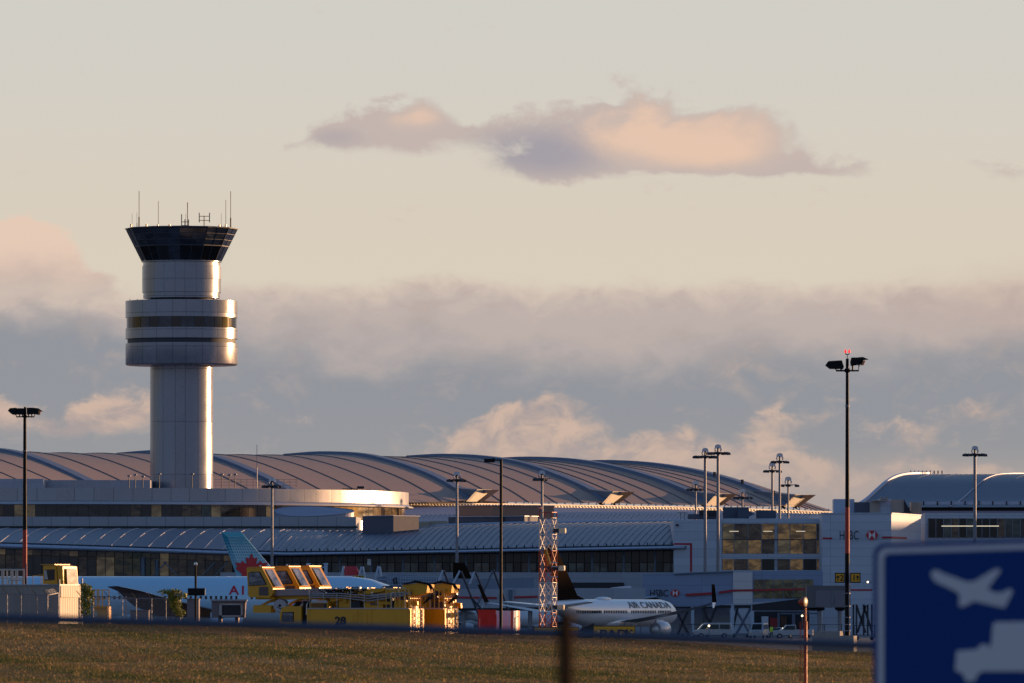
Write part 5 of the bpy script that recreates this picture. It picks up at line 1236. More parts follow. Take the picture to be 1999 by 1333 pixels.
    for k in range(5):
        a=qx(600+r.random()*60); z=qz(1150+r.random()*4); pts=[(a,.5,z)]
        for j in range(7): pts.append((a+(j+1)*r.uniform(.25,.42),.45+r.random()*.1,z+r.uniform(-.25,.22)-(j*.02)))
        m.tube(pts,.035+r.random()*.02,5)
    for k in range(4):
        a=qx(640+k*9); m.tube([(a,.4,qz(1165)),(a+r.random()*.4,.4,qz(1152)),(a+.5+r.random(),.4,qz(1146+r.random()*5)),(a+1.2,.4,qz(1160))],.045,5)
    m.build('hydraulic_hose','black',t)
    for k in range(16):
        a=qx(545+r.random()*250); z=qz(1149+r.random()*10+(a-qx(545))*-.1); s=.05+.07*r.random(); m=MB(); m.box(a,a+s*1.6,.38,.5,z,z+s); m.build('hydraulic_fitting','chrome',t)
    # hand rails
    m=MB()
    for px in np.arange(604,795,27): m.tube([(qx(px),.15,qz(1187)),(qx(px),.15,qz(1150+r.random()*9))],.024,5)
    m.tube([(qx(540),.12,qz(1150.5)),(qx(795),.12,qz(1148))],.028,5); m.build('hand_rail','ladw',t)
    m=MB()
    for x in np.linspace(body-2.1,body-.15,6):
        m.tube([(x,.3,qz(1188)),(x,.3,qz(1150+r.random()*2))],.045,5); m.tube([(x,W2-.3,qz(1188)),(x,W2-.3,qz(1149))],.045,5)
    m.tube([(body-2.1,.3,qz(1151)),(body-.15,.3,qz(1151)),(body-.15,W2-.3,qz(1150))],.05,5); m.tube([(body-2.1,W2-.3,qz(1150)),(body-.15,W2-.3,qz(1150))],.05,5); m.tube([(body-.15,.3,qz(1168)),(body-.15,W2-.3,qz(1168))],.04,5)
    for y in np.linspace(.35,W2-.35,6): m.tube([(body-.12,y,qz(1188)),(body-.12,y,qz(1150))],.045,5)
    m.build('rear_cage','railgold',t)
    # rear panel: two ladders and shelves
    for y in (.45,1.75):
        m=MB()
        for q in (0,.42): m.tube([(body+.14,y+q,1.0),(body+.14,y+q,qz(1183))],.035,5)
        for z in np.arange(1.1,qz(1185),.3): m.tube([(body+.14,y,z),(body+.14,y+.42,z)],.025,4)
        m.build('ladder','ladw',t)
    m=MB()
    for z in np.arange(1.35,qz(1190),.52): m.box(body,body+.05,.95,1.62,z,z+.34)
    m.build('rear_shelf','yel',t)
    for q0,q1 in ((.08,.38),(2.2,2.5)): m=MB(); m.box(body,body+.07,q0,q1,1.0,qz(1189)); m.build('rear_post','yeld',t)
    # nozzle box and operator cab at the boom end
    m=MB(); m.box(qx(487),qx(523),.5,1.3,qz(1196),qz(1183)); m.build('nozzle_box','yel',t)
    m=MB(); m.box(qx(487)-.03,qx(523)+.2,.7,1.1,qz(1183),qz(1181)); m.tube([(qx(500),.9,qz(1182)),(qx(515),.9,qz(1174)),(qx(532),.9,qz(1170))],.11,6); m.build('nozzle_arm','yeld',t)
    ox=ca; oz=cablift
    P=lambda px,py,y:(qx(px)+ox,y,qz(py)+oz)
    s=MB(); s.extr([P(478,1108,.15),P(509,1107,.15),P(531,1148,.15),P(531,1158,.15),P(524,1167,.15),P(482,1165,.15)],(0,2.0,0),0); oc=s.build('operator_cab','yel',t)
    s=MB(); s.extr([P(483,1143,.12),P(482,1118,.12),P(486,1115.5,.12),P(505,1115,.12),P(518,1139,.12),P(516,1142,.12)],(0,.06,0),0); s.build('window_seal','black',oc)
    s=MB(); s.extr([P(484.3,1141.5,.09),P(483.4,1118.8,.09),P(487,1117,.09),P(504,1116.5,.09),P(516,1139,.09),P(514.5,1141,.09)],(0,.05,0),0); s.build('window','cabg',oc)
    s=MB(); s.extr([P(503.5,1162,.10),P(503.5,1145,.10),P(521,1145,.10),P(522,1162,.10)],(0,.06,0),0); s.build('lower_window','brownp',oc)
    s=MB(); s.extr([P(511.5,1111,.45),P(531.5,1145,.45),P(531.5,1145,1.6),P(511.5,1111,1.6)],(.05,0,.02),0); s.build('windscreen','cabg',oc)
    s=MB(); s.tube([P(512.5,1112,1.0),P(524,1132,1.3)],.03,4); s.tube([P(516,1120,1.5),P(528,1140,1.1)],.03,4); s.build('wiper','black',oc)
    s=MB(); s.box(qx(480)+ox,qx(510)+ox,.1,2.2,qz(1107.5)+oz,qz(1105.8)+oz); s.build('cab_roof','yel',oc)
    s=MB(); s.ball((qx(503)+ox,.4,qz(1104.5)+oz),.10,8,5); s.build('beacon','chrome',oc)
    s=MB(); s.box(qx(494)+ox,qx(530)+ox,.4,1.8,qz(1170)+oz,qz(1165.5)+oz); s.build('cab_cradle','yeld',oc)
    return t
c25,s25=math.cos(R(25)),math.sin(R(25))
def off(dx,dy): b=Vector((X(545,634),634,0)); return (b.x+c25*dx+s25*dy,b.y-s25*dx+c25*dy,0)
deicer('near deicing truck with number 28 on its long yellow tank and leftmost operator cab',11.15,off(0,0),'28',2)
deicer('middle deicing truck, half hidden, with bright sunlit rear ladders at right',12.0,off(0,4.4),None,5,cablift=.1,ca=.1)
deicer('far deicing truck, mostly hidden, with the rightmost of three operator cabs',9.5,off(-.2,8.6),None,9,cablift=.15,boomrear=10.5)
# yellow cab of a further truck behind the shed
def leftcab():
    Y=600; t=thing('deicing_cab','yellow operator cab standing above the grey shed at far left','deicing truck',(X(103,Y),Y,0),R(-25),world=False); k=.0375
    P=lambda px,py,y:((px-103)*k/.9,y,Z(py,Y))
    s=MB(); s.extr([P(84,1140,0),P(84,1104,0),P(110,1103,0),P(112,1140,0)],(0,2.2,0),0); s.build('cab_body','yel',t)
    s=MB(); s.extr([P(112,1103,.0),P(112,1103,2.2),P(114,1145,2.3),P(114,1145,0)],(.45,0,-.1),0); s.build('front_frame','yel',t)
    s=MB(); s.extr([P(86,1133,-.03),P(86,1112,-.03),P(107,1111,-.03),P(107,1132,-.03)],(0,.06,0),0); s.build('window','cabd',t)
    s=MB(); s.extr([P(87,1131,-.06),P(86.5,1113,-.06),P(91,1113,-.06),P(94,1131,-.06)],(0,.03,0),0); s.build('blind','whit2',t)
    s=MB(); s.extr([P(125.2,1110,.35),P(125.2,1110,1.9),P(127.4,1140,1.95),P(127.4,1140,.3)],(.04,0,0),0); s.build('windscreen','cabg',t)
    s=MB(); s.box(-.95,.2,-.1,2.3,Z(1102.6,Y),Z(1101,Y)); s.build('cab_roof','yel',t)
    s=MB(); s.box(-.6,.5,.5,1.8,0,Z(1140,Y)); s.build('pedestal','yeld',t)
leftcab()
# white work platform railings at far left
Y=590; t=thing('work_platform','white railed work platform above the grey shed at the left edge','platform',(X(20,Y),Y,0))
s=MB()
for px in (-12,4,7,14,22,25,31,34,47): s.tube([W(px,1143,Y),W(px,1112,Y)],.055,5)
for py in (1112,1128): s.tube([W(-20,py,Y),W(48,py,Y)],.055,5)
for px in (17,43): s.tube([W(px,1142,Y-.3),W(px,1132,Y-.3)],.05,5)
s.tube([W(17,1132,Y-.3),W(43,1132,Y-.3)],.06,5); s.build('railing','ladw',t)
s=MB(); pbox(s,-20,1142,50,1146,Y,2.2); s.build('deck','steel',t)
for px in (-10,44): s=MB(); s.tube([W(px,1144,Y+1),(X(px,Y),Y+1,0)],.09,6); s.build('leg','steel',t)
s=MB()
for px in (64,80,84): s.tube([W(px,1143,Y+3),W(px,1124,Y+3)],.03,4)
s.tube([W(64,1124,Y+3),W(84,1122,Y+3)],.03,4); tag(s.build('guard_rail','railgold'),'thin pinkish guard rail between the red pole and the yellow cab','railing')
# ---------------- grey shed ----------------
def shed():
    Y=560; t=thing('shed','grey corrugated metal shed with a sunlit narrow end wall, behind the fence','shed',(X(100,Y),Y,0))
    p=[(X(-60,Y),Y+5),(X(116,Y),Y),(X(156,Y),Y+2.6),(X(150,Y),Y+6),(X(-60,Y),Y+9)]
    s=MB(); s.prism(p[:5],.3,Z(1143,Y)); s.build('wall','corr',t)
    s=MB(); q=[(p[0][0],p[0][1]-.1),(p[1][0],p[1][1]-.12),(p[2][0]+.1,p[2][1]-.05),(p[3][0]+.1,p[3][1]),p[4]]; s.prism(q,Z(1143,Y)+.01,Z(1140.5,Y)); s.build('roof_edge','corr2',t)
    s=MB(); s.extr([(p[1][0]+.05,Y-.03,Z(1166,Y)),(p[2][0],Y+2.57,Z(1166,Y)),(p[2][0],Y+2.57,Z(1144,Y)),(p[1][0]+.05,Y-.03,Z(1144,Y))],(.06,-.06,0),0); s.build('upper_cladding','corr',t)
    for px,y,tp in ((116,Y-.15,1131),(156.5,Y+2.4,1128)):
        s=MB(); s.tube([(X(px,Y),y,.3),(X(px,Y),y,Z(tp,Y))],.055,6); s.build('corner_post','steel',t)
def corr(name,col):
    m,nt,b=newmat(name); tc=nt.nodes.new('ShaderNodeTexCoord'); sp=nt.nodes.new('ShaderNodeSeparateXYZ'); nt.links.new(tc.outputs['Object'],sp.inputs[0])
    u=(E(sp.outputs[0])+E(sp.outputs[1])*.3)*28.0; w=efn('SINE',u); n=noise(comb_sc(nt,tc,(1.4,1.4,.2)),1.0,6,.7)
    c=lin(*col); cc=cmix(n,tuple(v*.75 for v in c[:3])+(1,),tuple(min(1,v*1.15) for v in c[:3])+(1,)); cc=cmix(sstep(w,-1.,-.4)*-.25+.25,cc,tuple(v*.6 for v in c[:3])+(1,))
    nt.links.new(cc,b.inputs['Base Color']); b.inputs['Roughness'].default_value=.55; b.inputs['Metallic'].default_value=.1
    bp=nt.nodes.new('ShaderNodeBump'); bp.inputs['Strength'].default_value=.25; bp.inputs['Distance'].default_value=.02; nt.links.new(w.v,bp.inputs['Height']); nt.links.new(bp.outputs[0],b.inputs['Normal'])
    return m
M['corr']=corr('corrugated_sheet',(150,138,132)); M['corr2']=mat('shed_trim',(150,150,158),.5,.3,.1,1)
shed()
# ---------------- chain-link fence ----------------
def fence(pts,label,h0=0):
    """pts: photo x, rail y, distance"""
    c=pts[len(pts)//2]; t=thing('fence',label,'fence',(X(c[0],c[2]),c[2],0),group='chain link fences')
    s=MB(); rail=cat([W(a,b,y) for a,b,y in pts],40); s.tube(rail,.03,6); s.build('top_rail','steel',t)
    for a,b,y in pts:
        if a<0 or a>400: pass
        zb=float(terrain_z(np.array([X(a,y)]),np.array([float(y)]))[0]) if y<536 else 0.0
        s=MB(); s.tube([(X(a,y),y,zb-.1),(X(a,y),y,Z(b-.5,y))],.034,6); pp=s.build('post','steel',t)
        s=MB(); s.tube([(X(a,y),y,Z(b,y)),(X(a-9,y),y-.25,Z(b-11,y))],.022,4); s.build('barb_arm','dark',pp)
    s=MB()
    for q in (.05,.3,.55,.8): s.tube([p+Vector((-.3*q,-.2*q,.32*q+.03)) for p in rail],.006,3)
    # woven mesh: crossing diagonal wires
    L=len(rail)
    for i in range(0,L-1):
        a,b=rail[i],rail[i+1]
        for j in range(4):
            p=a.lerp(b,j/4); q=rail[min(i+2,L-1)]
            s.tube([p,Vector((p.x+(b.x-a.x)*1.1,p.y,p.z-1.9))],.004,3); s.tube([p,Vector((p.x-(b.x-a.x)*1.1,p.y,p.z-1.9))],.004,3)
    s.build('wire_mesh','steel',t)
fence([(-60,1159,530),(14,1159,530),(41,1159,530),(72,1162,530),(93,1161.5,530),(114,1157.5,531)],'chain link fence in front of the shaded grey shed wall')
fence([(158,1164,529),(182,1164.5,529),(212,1165,529),(239,1167,529),(266,1168,529),(296,1168,529),(324,1169,529),(352,1169.5,529)],'chain link fence between the two leafy vines')
s=MB(); s.tube([W(93,1215,529),W(114,1215,529)],.035,5); s.tube([W(246,1216,533),W(246,1163,533)],.04,5); tag(s.build('loose_rail','steel'),'low horizontal rail at the foot of the shed fence','rail')
# vines on the fence
def vine(spots,label,seed,Y=527.5,n=1500):
    r=random.Random(seed); t=thing('vine',label,'vine',(X(spots[0][0],Y),Y,2.0),group='leafy vines on the fence')
    s=MB(); tot=sum(a[2]*a[3] for a in spots)
    for (px,py,rx,ry) in spots:
        for i in range(int(n*rx*ry/tot)):
            a=r.random()*6.283; q=math.sqrt(r.random())*(1+.25*r.random()*(r.random()<.25)); c=W(px+math.cos(a)*rx*q,py+math.sin(a)*ry*q,Y)+Vector((0,r.uniform(-.5,.5),0))
            u=Vector((r.uniform(-1,1),r.uniform(-1,1),r.uniform(-1,1))).normalized(); w=u.cross(Vector((r.random(),r.random()-.5,r.random()))).normalized(); l=r.uniform(.05,.11)
            s.mi=r.choice((0,0,1,2)); s.add([c-u*l,c+w*l*.55,c+u*l,c-w*l*.55],[(0,1,2,3)])
    s.build('leaves',['leaf1','leaf2','leaf3'],t)
    s=MB()
    for i in range(5):
        px,py,rx,ry=spots[i%len(spots)]; s.tube([W(px+r.uniform(-4,4),1214,Y),W(px+r.uniform(-6,6),(py+1214)/2,Y),W(px+r.uniform(-5,5),py-ry*.6,Y)],.02,4)
    s.build('stem','brown_stem',t)
NORM[0]=False
vine([(168,1150,11,10),(170,1168,12,18),(168,1190,9,14),(178,1156,6,8),(163,1142,6,4)],'green vine climbing the fence right beside the sunlit shed wall',1,n=1300)
vine([(330,1155,22,5),(342,1162,14,12),(344,1180,11,16),(352,1196,10,8),(338,1172,9,14),(361,1162,7,5)],'green vine hanging on the fence near the dark wing',4,n=1500)
NORM[0]=True
# steps cart with railing behind the fence
Y=548; t=thing('stair_cart','small yellow stair cart with railings behind the fence','stair cart',(X(199,Y),Y,0))
s=MB()
for px in (184,190,193,200,213): s.tube([W(px,1184,Y),W(px,1151.5,Y)],.04,5)
for py in (1151.5,1169): s.tube([W(184,py,Y),W(213.5,py,Y)],.035,5)
s.build('railing','railgold',t)
s=MB(); s.prism([(X(183,Y),Y),(X(211,Y),Y-.2),(X(216,Y),Y+.6),(X(188,Y),Y+.9)],.3,Z(1184,Y)); s.build('cart_body','cartb',t)
s=MB(); pbox(s,184,1183,210,1187,Y-.35,.2); s.build('ledge','yel',t)
s=MB(); pbox(s,183.4,1193,190,1208,Y-.1,.12); s.build('side_panel','ladw',t)
for px in (188,208): 
    s=MB(); s.grid([[(X(px,Y)+a*math.cos(2*math.pi*k/14),Y+.2+w_,.3+a*math.sin(2*math.pi*k/14)) for k in range(14)] for w_,a in ((-.1,.05),(-.1,.3),(.1,.3),(.1,.05))],True); s.build('wheel','black',t)
# short black post with a box, and a grey duct unit beside it
Y=556; t=thing('sensor_post','short black post with a wide black box and a pale lamp on top','post',(X(382,Y),Y,0))
s=MB(); s.tube([(X(382,Y),Y,0),W(382,1104,Y)],.085,8); s.build('post','black',t)
s=MB(); pbox(s,366.5,1148,399.5,1162.5,Y-.25,.5); s.build('box','black',t); s=MB(); pbox(s,398.8,1149,400.6,1161,Y-.2,.4); s.build('box_end','whit2',t)
s=MB(); s.ball(W(382,1101.5,Y),.15,10,6,(.8,.8,1.1)); s.build('lamp','chrome',t)
Y=640; t=thing('vent_unit','grey metal duct unit with framed opening standing left of the yellow trucks','duct unit',(X(446,Y),Y,0))
s=MB(); s.extr([W(413,1206,Y),W(413,1173,Y),W(479.5,1171.5,Y),W(477,1205,Y)],(0,2.4,0),0); s.build('housing','ductm',t)
s=MB()
for a,b,c,d in ((428,1180,433,1204),(470,1180,474,1204),(428,1178,474,1181),(428,1201,474,1204)): pbox(s,a,b,c,d,Y-.15,.14)
s.build('frame','whit2',t)
s=MB(); pbox(s,433,1181,470,1201,Y-.06,.05); s.build('opening','dark',t)
for px in (430,463): s=MB(); s.tube([W(px,1205,Y+1),(X(px,Y),Y+1,0)],.18,6); s.build('leg','ductm',t)
s=MB(); pbox(s,411,1170,481,1173.4,Y-.2,2.8); s.build('lid','corr2',t)
for a,b,y0,y1,Y,l in ((365,388,1170,1200,600,'brownish crate stack behind the sensor post'),(254,290,1192,1206,600,'low pale crate behind the fence')):
    s=MB(); pbox(s,a,y0,b,y1+12,Y,2); s.extr([W(a-1,y0,Y-.1),W(b+1,y0,Y-.1),W(b+1,y0-1.5,Y-.1),W(a-1,y0-1.5,Y-.1)],(0,2.2,0),0); tag(s.build('crate','ductm'),l,'crate')
def stripemat():
    m,nt,b=newmat('shelter_stripes'); tc=nt.nodes.new('ShaderNodeTexCoord'); sp=nt.nodes.new('ShaderNodeSeparateXYZ'); nt.links.new(tc.outputs['Object'],sp.inputs[0])
    x=E(sp.outputs[0]); z=E(sp.outputs[2])
    ph=efn('FRACT',x*1.9+.1); r=emax(sstep(ph,.62,.66)*sstep(x,.15,.2),sstep(z*-1.0,-1.4,-1.3)*sstep(efn('FRACT',x*1.3),.4,.44))
    c=cmix(r,lin(206,206,216),lin(214,70,40)); nt.links.new(c,b.inputs['Base Color']); b.inputs['Roughness'].default_value=.45; return m
M['shelt']=stripemat()
# ---------------- red cabinet and striped shelter ----------------
Y=652; t=thing('red_cabinet','bright red metal cabinet left of the slim black street lamp','cabinet',(X(950,Y),Y,0))
s=MB(); pbox(s,933,1191,968,1250,Y,1.8); s.build('cabinet','redb',t); s=MB(); pbox(s,950,1199,969.5,1223,Y-.4,.4); s.build('front_box','redb',t)
s=MB(); pbox(s,932,1190,969,1191.6,Y-.1,2); s.build('lid','redb',t)
s=MB(); s.tube([W(936.5,1226,Y-.7),W(936.5,1206,Y-.7)],.03,4); s.build('pipe','whit2',t)
Y=655; t=thing('striped_shelter','white shelter with orange-red stripes and sunlit rounded end behind the street lamp','shelter',(X(990,Y),Y,0))
prof=[(X(966,Y),Y+2.2),(X(966,Y),Y+.2),(X(990,Y),Y),(X(996,Y),Y),(X(1003,Y),Y+.15),(X(1008,Y),Y+.4),(X(1012,Y),Y+.8),(X(1015,Y),Y+1.5),(X(1015,Y),Y+2.4)]
zt=Z(1192,Y); zb=0.0


s=MB(); s.prism(prof,zb,zt); s.build('body','shelt',t,0)
s=MB(); s.tube([W(1005,1230,Y-.6),W(1005,1206,Y-.6),W(1012,1203,Y-.6)],.04,5); s.build('handle','rust',t)
# ---------------- yellow taxiway signs ----------------
def taxi(a,b,y0,Y,s,label,arrow=False,tx=0):
    t=thing('taxiway_sign',label,'sign',(X((a+b)/2,Y),Y,0),group='yellow taxiway signs')
    m=MB(); pbox(m,a,y0,b,1252,Y,.35); m.build('housing','black',t); m=MB(); pbox(m,a+1,y0+1,b-1,1250,Y-.03,.03); m.build('panel','signy',t)
    k=Y/F; text(s,19*k*1.35,'lettering','ink',t,facing(W(tx,y0+5.5+19,Y-.06)),sx=1.12,bold=.012)
    if arrow:
        x=X(b-17,Y); z=Z(y0+14,Y); y=Y-.08
        m=MB(); m.extr([(x-.05,y,z-.35),(x+.05,y,z-.35),(x+.05,y,z+.1),(x+.17,y,z-.02),(x+.21,y,z+.05),(x,y,z+.33),(x-.21,y,z+.05),(x-.17,y,z-.02),(x-.05,y,z+.1)],(0,.03,0),0); m.build('arrow','ink',t)
    for px in (a+8,b-8): m=MB(); m.tube([(X(px,Y),Y+.2,0),W(px,1250,Y+.2)],.06,6); m.build('leg','steel',t)
taxi(1042,1130,1224,604,'VP','left yellow taxiway sign with black letters behind the blurred post',False,1108)
taxi(1158,1240,1222,604,'PAD1','right yellow taxiway sign reading PAD1 with an up arrow',True,1170)
s=MB(); s.extr([W(1132,1246,606),W(1132,1228,606),W(1150,1220,606),W(1160,1216,606),W(1156,1246,606)],(0,.6,0),0); tag(s.build('cone_stack','dark'),'dark angled equipment piece between the two yellow taxiway signs','equipment')
# ---------------- cars, vans ----------------
def vehicle(name,label,cat_,loc,yaw,prof,Wd,glass,body,wheels,group=None,lamp=None):
    """prof: side outline (x,z); glass: list of side window polygons"""
    t=thing(name,label,cat_,loc,yaw,group,world=False)
    m=MB(); n=len(prof); rows=[]
    zmax=max(p[1] for p in prof)
    for y,ins in ((-Wd/2,1.0),(-Wd/2+.12,0),(Wd/2-.12,0),(Wd/2,1.0)):
        rows.append([(x*(1-.02*ins),y+(0.16 if y<0 else -.16)*max(0,(z-1.0)/(zmax-1.0+.01)),z-(.05*ins if z>.6 else -.05*ins)) for x,z in prof])
    m.grid(rows,True); m.add(rows[0],[tuple(range(n))]); m.add(rows[-1],[tuple(range(n))]); b=m.build('body',body,t,35)
    for g_ in glass:
        for s_ in (-1,1):
            m=MB(); m.extr([(x,s_*(Wd/2+.01)-s_*.16*max(0,(z-1.0)/(zmax-1.0+.01)),z) for x,z in g_],(0,s_*.02,0),0); m.build('window','cabd',t)
    # windscreen and rear glass follow the outline's slopes
    ws=glass[0]; 
    x0=min(p[0] for p in ws); x1=max(p[0] for g_ in glass for p in g_)
    for (xa,za,xb,zb_) in FR[0]:
        m=MB(); d=.012; m.extr([(xa-d,-Wd/2+.28,za),(xa-d,Wd/2-.28,za),(xb-d,Wd/2-.34,zb_),(xb-d,-Wd/2+.34,zb_)],(-.015,0,.015),0); m.build('windscreen','cabd',t)
    for (xa,za,xb,zb_) in FR[1]:
        m=MB(); m.extr([(xa+.012,-Wd/2+.28,za),(xa+.012,Wd/2-.28,za),(xb+.012,Wd/2-.34,zb_),(xb+.012,-Wd/2+.34,zb_)],(.015,0,.015),0); m.build('rear_window','cabd',t)
    for wx in wheels:
        for s_ in (-1,1):
            m=MB(); y=s_*(Wd/2-.1); m.grid([[(wx+a*math.cos(2*math.pi*k/18),y+s_*w_,.33+a*math.sin(2*math.pi*k/18)) for k in range(18)] for w_,a in ((-.1,.1),(-.1,.33),(.12,.33),(.12,.2))],True); w=m.build('wheel','black',t,40)
            m=MB(); m.grid([[(wx+a*math.cos(2*math.pi*k/12),y+s_*w_,.33+a*math.sin(2*math.pi*k/12)) for k in range(12)] for w_,a in ((.10,.2),(.13,.17),(.125,.01))],True); m.build('rim','chrome2',w)
    for s_ in (-1,1):
        m=MB(); m.box(min(p[0] for p in prof)-.02,min(p[0] for p in prof)+.05,s_*(Wd/2-.32)-.13,s_*(Wd/2-.32)+.13,.72,.88); m.build('headlight','lamp' if lamp else 'lensm',t)
        m=MB(); xm=max(p[0] for p in prof); m.box(xm-.05,xm+.02,s_*(Wd/2-.2)-.07,s_*(Wd/2-.2)+.07,.8,1.05); m.build('tail_light','rl0',t)
    return t
VAN=[(-2.5,.35),(-2.5,.95),(-1.95,1.12),(-1.25,1.9),(-1.0,2.02),(2.35,2.02),(2.5,1.8),(2.5,.35)]
VG=[[(-1.75,1.22),(-1.22,1.8),(-.75,1.82),(-.75,1.22)],[(-.6,1.22),(-.6,1.82),(.75,1.82),(.75,1.22)],[(.9,1.22),(.9,1.82),(2.2,1.82),(2.2,1.22)]]
CAR=[(-2.2,.3),(-2.25,.7),(-1.9,.88),(-1.05,.98),(-.35,1.42),(.9,1.45),(1.6,1.02),(2.15,.98),(2.25,.65),(2.2,.3)]
CG=[[(-.85,1.0),(-.3,1.34),(.1,1.37),(.1,1.0)],[(.2,1.0),(.2,1.37),(.82,1.36),(1.3,1.02)]]
FR=[[(-1.93,1.16,-1.3,1.86)],[(2.5,1.2,2.38,1.85)]]
vehicle('van','white passenger van facing left with a lit lamp above it','van',(X(1391,1090),1090,0),R(4),VAN,1.9,VG,'vanw',(-1.6,1.5),'white vans on the apron')
vehicle('van','white van seen from the front beside the pier column','van',(X(1482,1080),1080,0),R(78),VAN,1.9,VG,'vanw',(-1.6,1.5),'white vans on the apron',lamp=None)
FR=[[(-1.03,1.0,-.4,1.4)],[(1.6,1.04,.98,1.43)]]
vehicle('car','pale car standing right of the person in the bright vest','car',(X(1521,1085),1085,0),R(55),CAR,1.8,CG,'vanw',(-1.4,1.4),'cars on the apron')
vehicle('car','pale blue car parked in front of the yellow tank truck','car',(X(700,606),606,0.62),R(6),CAR,1.8,CG,'carb',(-1.4,1.4),'cars on the apron')
vehicle('car','low dark blue car left of the slim street lamp behind the rail','car',(X(912,900),900,0),R(-10),CAR,1.8,CG,'bluem',(-1.4,1.4),'cars on the apron')
vehicle('pickup','pale pickup with rounded wheel arch left of the red approach light','pickup',(X(1548,1075),1075,0),R(2),[(-2.6,.35),(-2.6,1.0),(-1.5,1.1),(-.95,1.75),(.3,1.8),(.4,1.15),(2.6,1.15),(2.6,.4)],1.9,[[(-1.35,1.15),(-.9,1.65),(.2,1.68),(.2,1.15)]],'vanw',(-1.8,1.7))
# lit work lamps seen on the apron
for px,py,Y,l in ((1384,1221.5,1088,'small lit lamp above the white van'),(1529,1227,1084,'small lit lamp over the pale car'),(1566,1202,1100,'small lit lamp left of the red approach light'),(1694,1136,1180,'small lit wall lamp beside the blue road sign')):
    t=thing('work_lamp',l,'lamp',W(px,py,Y),group='small lit lamps on the apron')
    s=MB(); s.ball(W(px,py,Y-.15),.13,8,5); s.build('bulb','lamp',t); s=MB(); s.tube([W(px,py,Y),(X(px,Y),Y,0) if py>1150 else W(px+8,py+.5,Y)],.05,5); s.build('stem','dks2',t)
# baggage gear clutter under the bridges
r=random.Random(11)
def dolly(px,Y,label):
    t=thing('baggage_cart',label,'cart',(X(px,Y),Y,0),group='baggage carts on the apron')
    x=X(px,Y); s=MB(); s.box(x-1.3,x+1.3,Y,Y+1.4,.45,.6); s.build('deck','dks2',t)
    s=MB()
    for a in (-1.25,1.25):
        for b in (.05,1.35): s.tube([(x+a,Y+b,.6),(x+a,Y+b,1.75)],.04,4)
    s.box(x-1.35,x+1.35,Y-.05,Y+1.45,1.75,1.82); s.build('canopy','dks',t)
    for a in (-.9,.9): s=MB(); s.tube([(x+a,Y-.02,.22),(x+a,Y+1.42,.22)],.22,10); s.build('wheel','black',t)
for px,Y,l in ((1345,1120,'dark baggage cart just right of the airliner nose'),(1368,1140,'dark baggage cart behind the white van'),(1446,1100,'dark baggage cart between the pier columns'),(1592,1100,'dark cart right of the red approach light'),(1625,1095,'dark cart under the bridge cabin'),(1688,1000,'dark cart right of the concrete block'),(875,900,'dark cart left of the red cabinet'),(1020,930,'dark cart behind the striped shelter')): dolly(px,Y,l)
# ---------------- person in a bright vest ----------------
def person():
    Y=1078; x=X(1506,Y); o=Vector((x,Y,0))
    J={'pel':(0,0,.95),'ch':(0,.02,1.3),'nk':(0,0,1.48),'hd':(0,-.01,1.62),'ht':(0,0,1.74),'hl':(-.1,0,.92),'kl':(-.13,-.03,.5),'al':(-.14,.03,.08),'tl':(-.14,-.12,.04),'hr':(.1,0,.92),'kr':(.14,.02,.5),'ar':(.17,.08,.08),'tr':(.18,-.07,.04),'sl':(-.2,.01,1.42),'el':(-.27,.03,1.14),'wl':(-.25,-.1,.9),'fl':(-.24,-.14,.80),'sr':(.2,.01,1.42),'er':(.3,.04,1.15),'wr':(.22,-.16,1.02),'fr':(.16,-.22,.98)}
    E_=[('pel','ch'),('ch','nk'),('nk','hd'),('hd','ht'),('pel','hl'),('hl','kl'),('kl','al'),('al','tl'),('pel','hr'),('hr','kr'),('kr','ar'),('ar','tr'),('ch','sl'),('sl','el'),('el','wl'),('wl','fl'),('ch','sr'),('sr','er'),('er','wr'),('wr','fr')]
    rad={'pel':.15,'ch':.17,'nk':.06,'hd':.10,'ht':.075,'hl':.10,'kl':.065,'al':.05,'tl':.04,'sl':.08,'el':.05,'wl':.035,'fl':.035}
    ks=list(J); me=bpy.data.meshes.new('person'); me.from_pydata([J[k] for k in ks],[(ks.index(a),ks.index(b)) for a,b in E_],[])
    ob=bpy.data.objects.new('person',me); COL.objects.link(ob); ob.location=o; me.materials.append(M['clothes'])
    md=ob.modifiers.new('skin','SKIN'); 
    for i,k in enumerate(ks):
        q=rad.get(k,rad.get(k[0]+'l',.06)); me.skin_vertices[0].data[i].radius=(q,q*.8)
    me.skin_vertices[0].data[0].use_root=True; sb=ob.modifiers.new('sub','SUBSURF'); sb.levels=1; sb.render_levels=1
    tag(ob,'standing person in a bright yellow vest and dark trousers beside the front-facing van','person')
    s=MB(); n=14
    s.grid([[(a*math.sin(2*math.pi*k/n),b*math.cos(2*math.pi*k/n)*.75+.01,z) for k in range(n)] for z,a,b in ((.86,.20,.2),(1.1,.205,.22),(1.3,.225,.24),(1.43,.2,.2),(1.49,.1,.1))],True)
    v=s.build('vest','vestm',ob,60)
    s=MB(); s.ball((0,0,1.70),.115,10,6,(1,1,.7)); s.build('cap','dark',ob,60)
person()
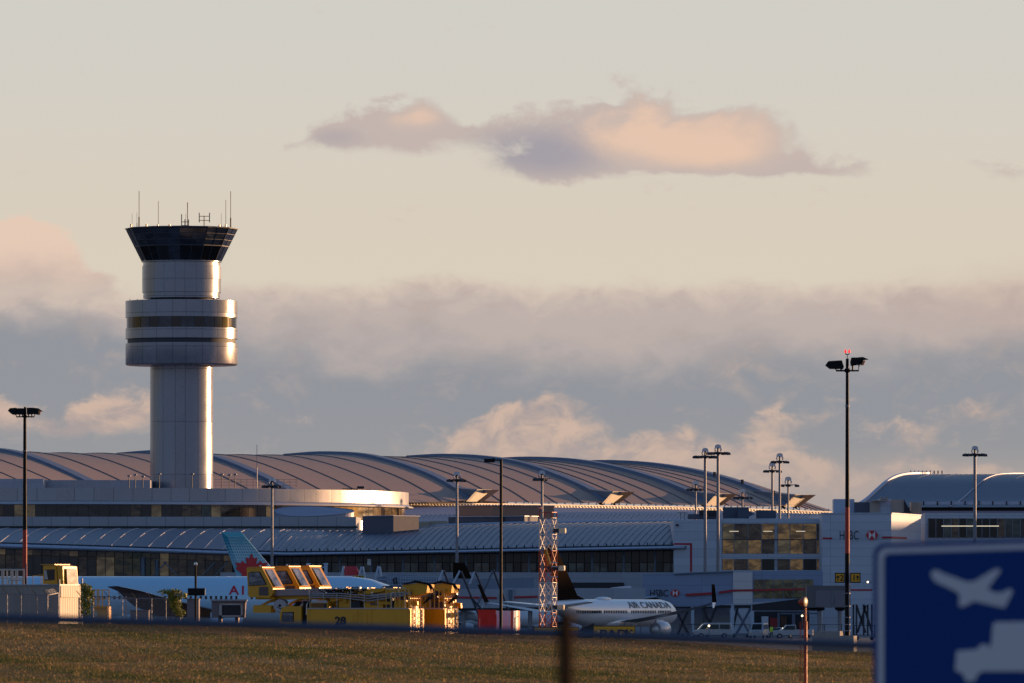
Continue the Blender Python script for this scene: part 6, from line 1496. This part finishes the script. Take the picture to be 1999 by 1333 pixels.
# thin marker stakes at the grass edge
for i,px in enumerate((1117,1133,1166,1188,1209,1230,1004,812,870)):
    Y=505; x=X(px,Y); z=float(terrain_z(np.array([x]),np.array([498.]))[0])
    s=MB(); s.tube([(x,Y-6,z-.1),(x+.01,Y-6,z+.32+.1*(i%3))],.018,5)
    s.tube([(x+.01,Y-6,z+.30+.1*(i%3)),(x+.012,Y-6,z+.36+.1*(i%3))],.03,6)
    tag(s.build('marker_stake','ladw'),['short white marker stake in the grass just right of the blurred post','second white marker stake right of the blurred post','white marker stake under the dark piece between the taxiway signs','leftmost white marker stake under the PAD1 sign','middle white marker stake under the PAD1 sign','rightmost white marker stake under the PAD1 sign','white marker stake in front of the striped shelter','white marker stake in front of the near truck rear ladders','white marker stake in front of the bright truck rear'][i],'marker stake','white marker stakes along the grass edge')
# ---------------- blue road sign, near and out of focus ----------------
def roadsign():
    Y=62; k=Y/F; t=thing('road_sign','big out-of-focus blue road sign with white airplane and truck symbols','road sign',(X(1960,Y),Y,.6))
    sl=-.030
    def P(px,py,y=0.0): return (X(px,Y),Y+y,Z(py+(px-1705)*sl,Y))
    def rr(x0,y0,x1,y1,r,y,n=6):
        o=[]
        for cx,cy,a in ((x0+r,y0+r,180),(x1-r,y0+r,270),(x1-r,y1-r,0),(x0+r,y1-r,90)):
            for i in range(n+1):
                q=R(a+90*i/n); o.append(P(cx+r*math.cos(q),cy+r*math.sin(q),y))
        return o
    x0,y0,x1,y1=1705,1061,2215,1600
    m=MB(); m.extr(rr(x0,y0,x1,y1,22,0),(0,.012,0),0); m.build('panel','signblue',t)
    m=MB(); a=rr(x0+9,y0+9,x1-9,y1-9,16,-.004); b=rr(x0+20,y0+20,x1-20,y1-20,10,-.004); m.grid([a,b],True)
    c=rr(x0+9,y0+9,x1-9,y1-9,16,-.002); d=rr(x0+20,y0+20,x1-20,y1-20,10,-.002); m.grid([c,a],True); m.build('border','signwhite',t)
    q=lambda cx,cy:(1600+cx*.512,650+cy*.512)
    A=[(428,906),(450,904),(470,916),(560,948),(590,946),(664,902),(684,898),(690,908),(650,962),(640,975),(668,990),(700,988),(722,974),(738,984),(705,1048),(640,1034),(590,1022),(548,1044),(530,1040),(534,1000),(520,985),(440,948),(424,925)]
    def poly(pp,nm):
        m=MB(); m.extr([P(X_,Y_-(X_-1705)*sl,-.006) for X_,Y_ in (q(*p) for p in pp)],(0,.003,0),0); return m.build(nm,'signwhite',t)
    poly(A,'airplane_symbol')
    poly([(522,1212),(600,1206),(612,1190),(628,1184),(650,1198),(656,1170),(660,1112),(670,1102),(790,1100),(1010,1100),(1010,1290),(640,1290),(622,1290),(604,1300),(592,1325),(560,1330),(545,1300),(530,1292),(516,1286)],'truck_symbol')
    for px in (1760,2140): m=MB(); m.tube([(X(px,Y),Y+.06,.55),(X(px,Y),Y+.06,Z(1075,Y))],.032,10); m.build('post','steel',t)
roadsign()
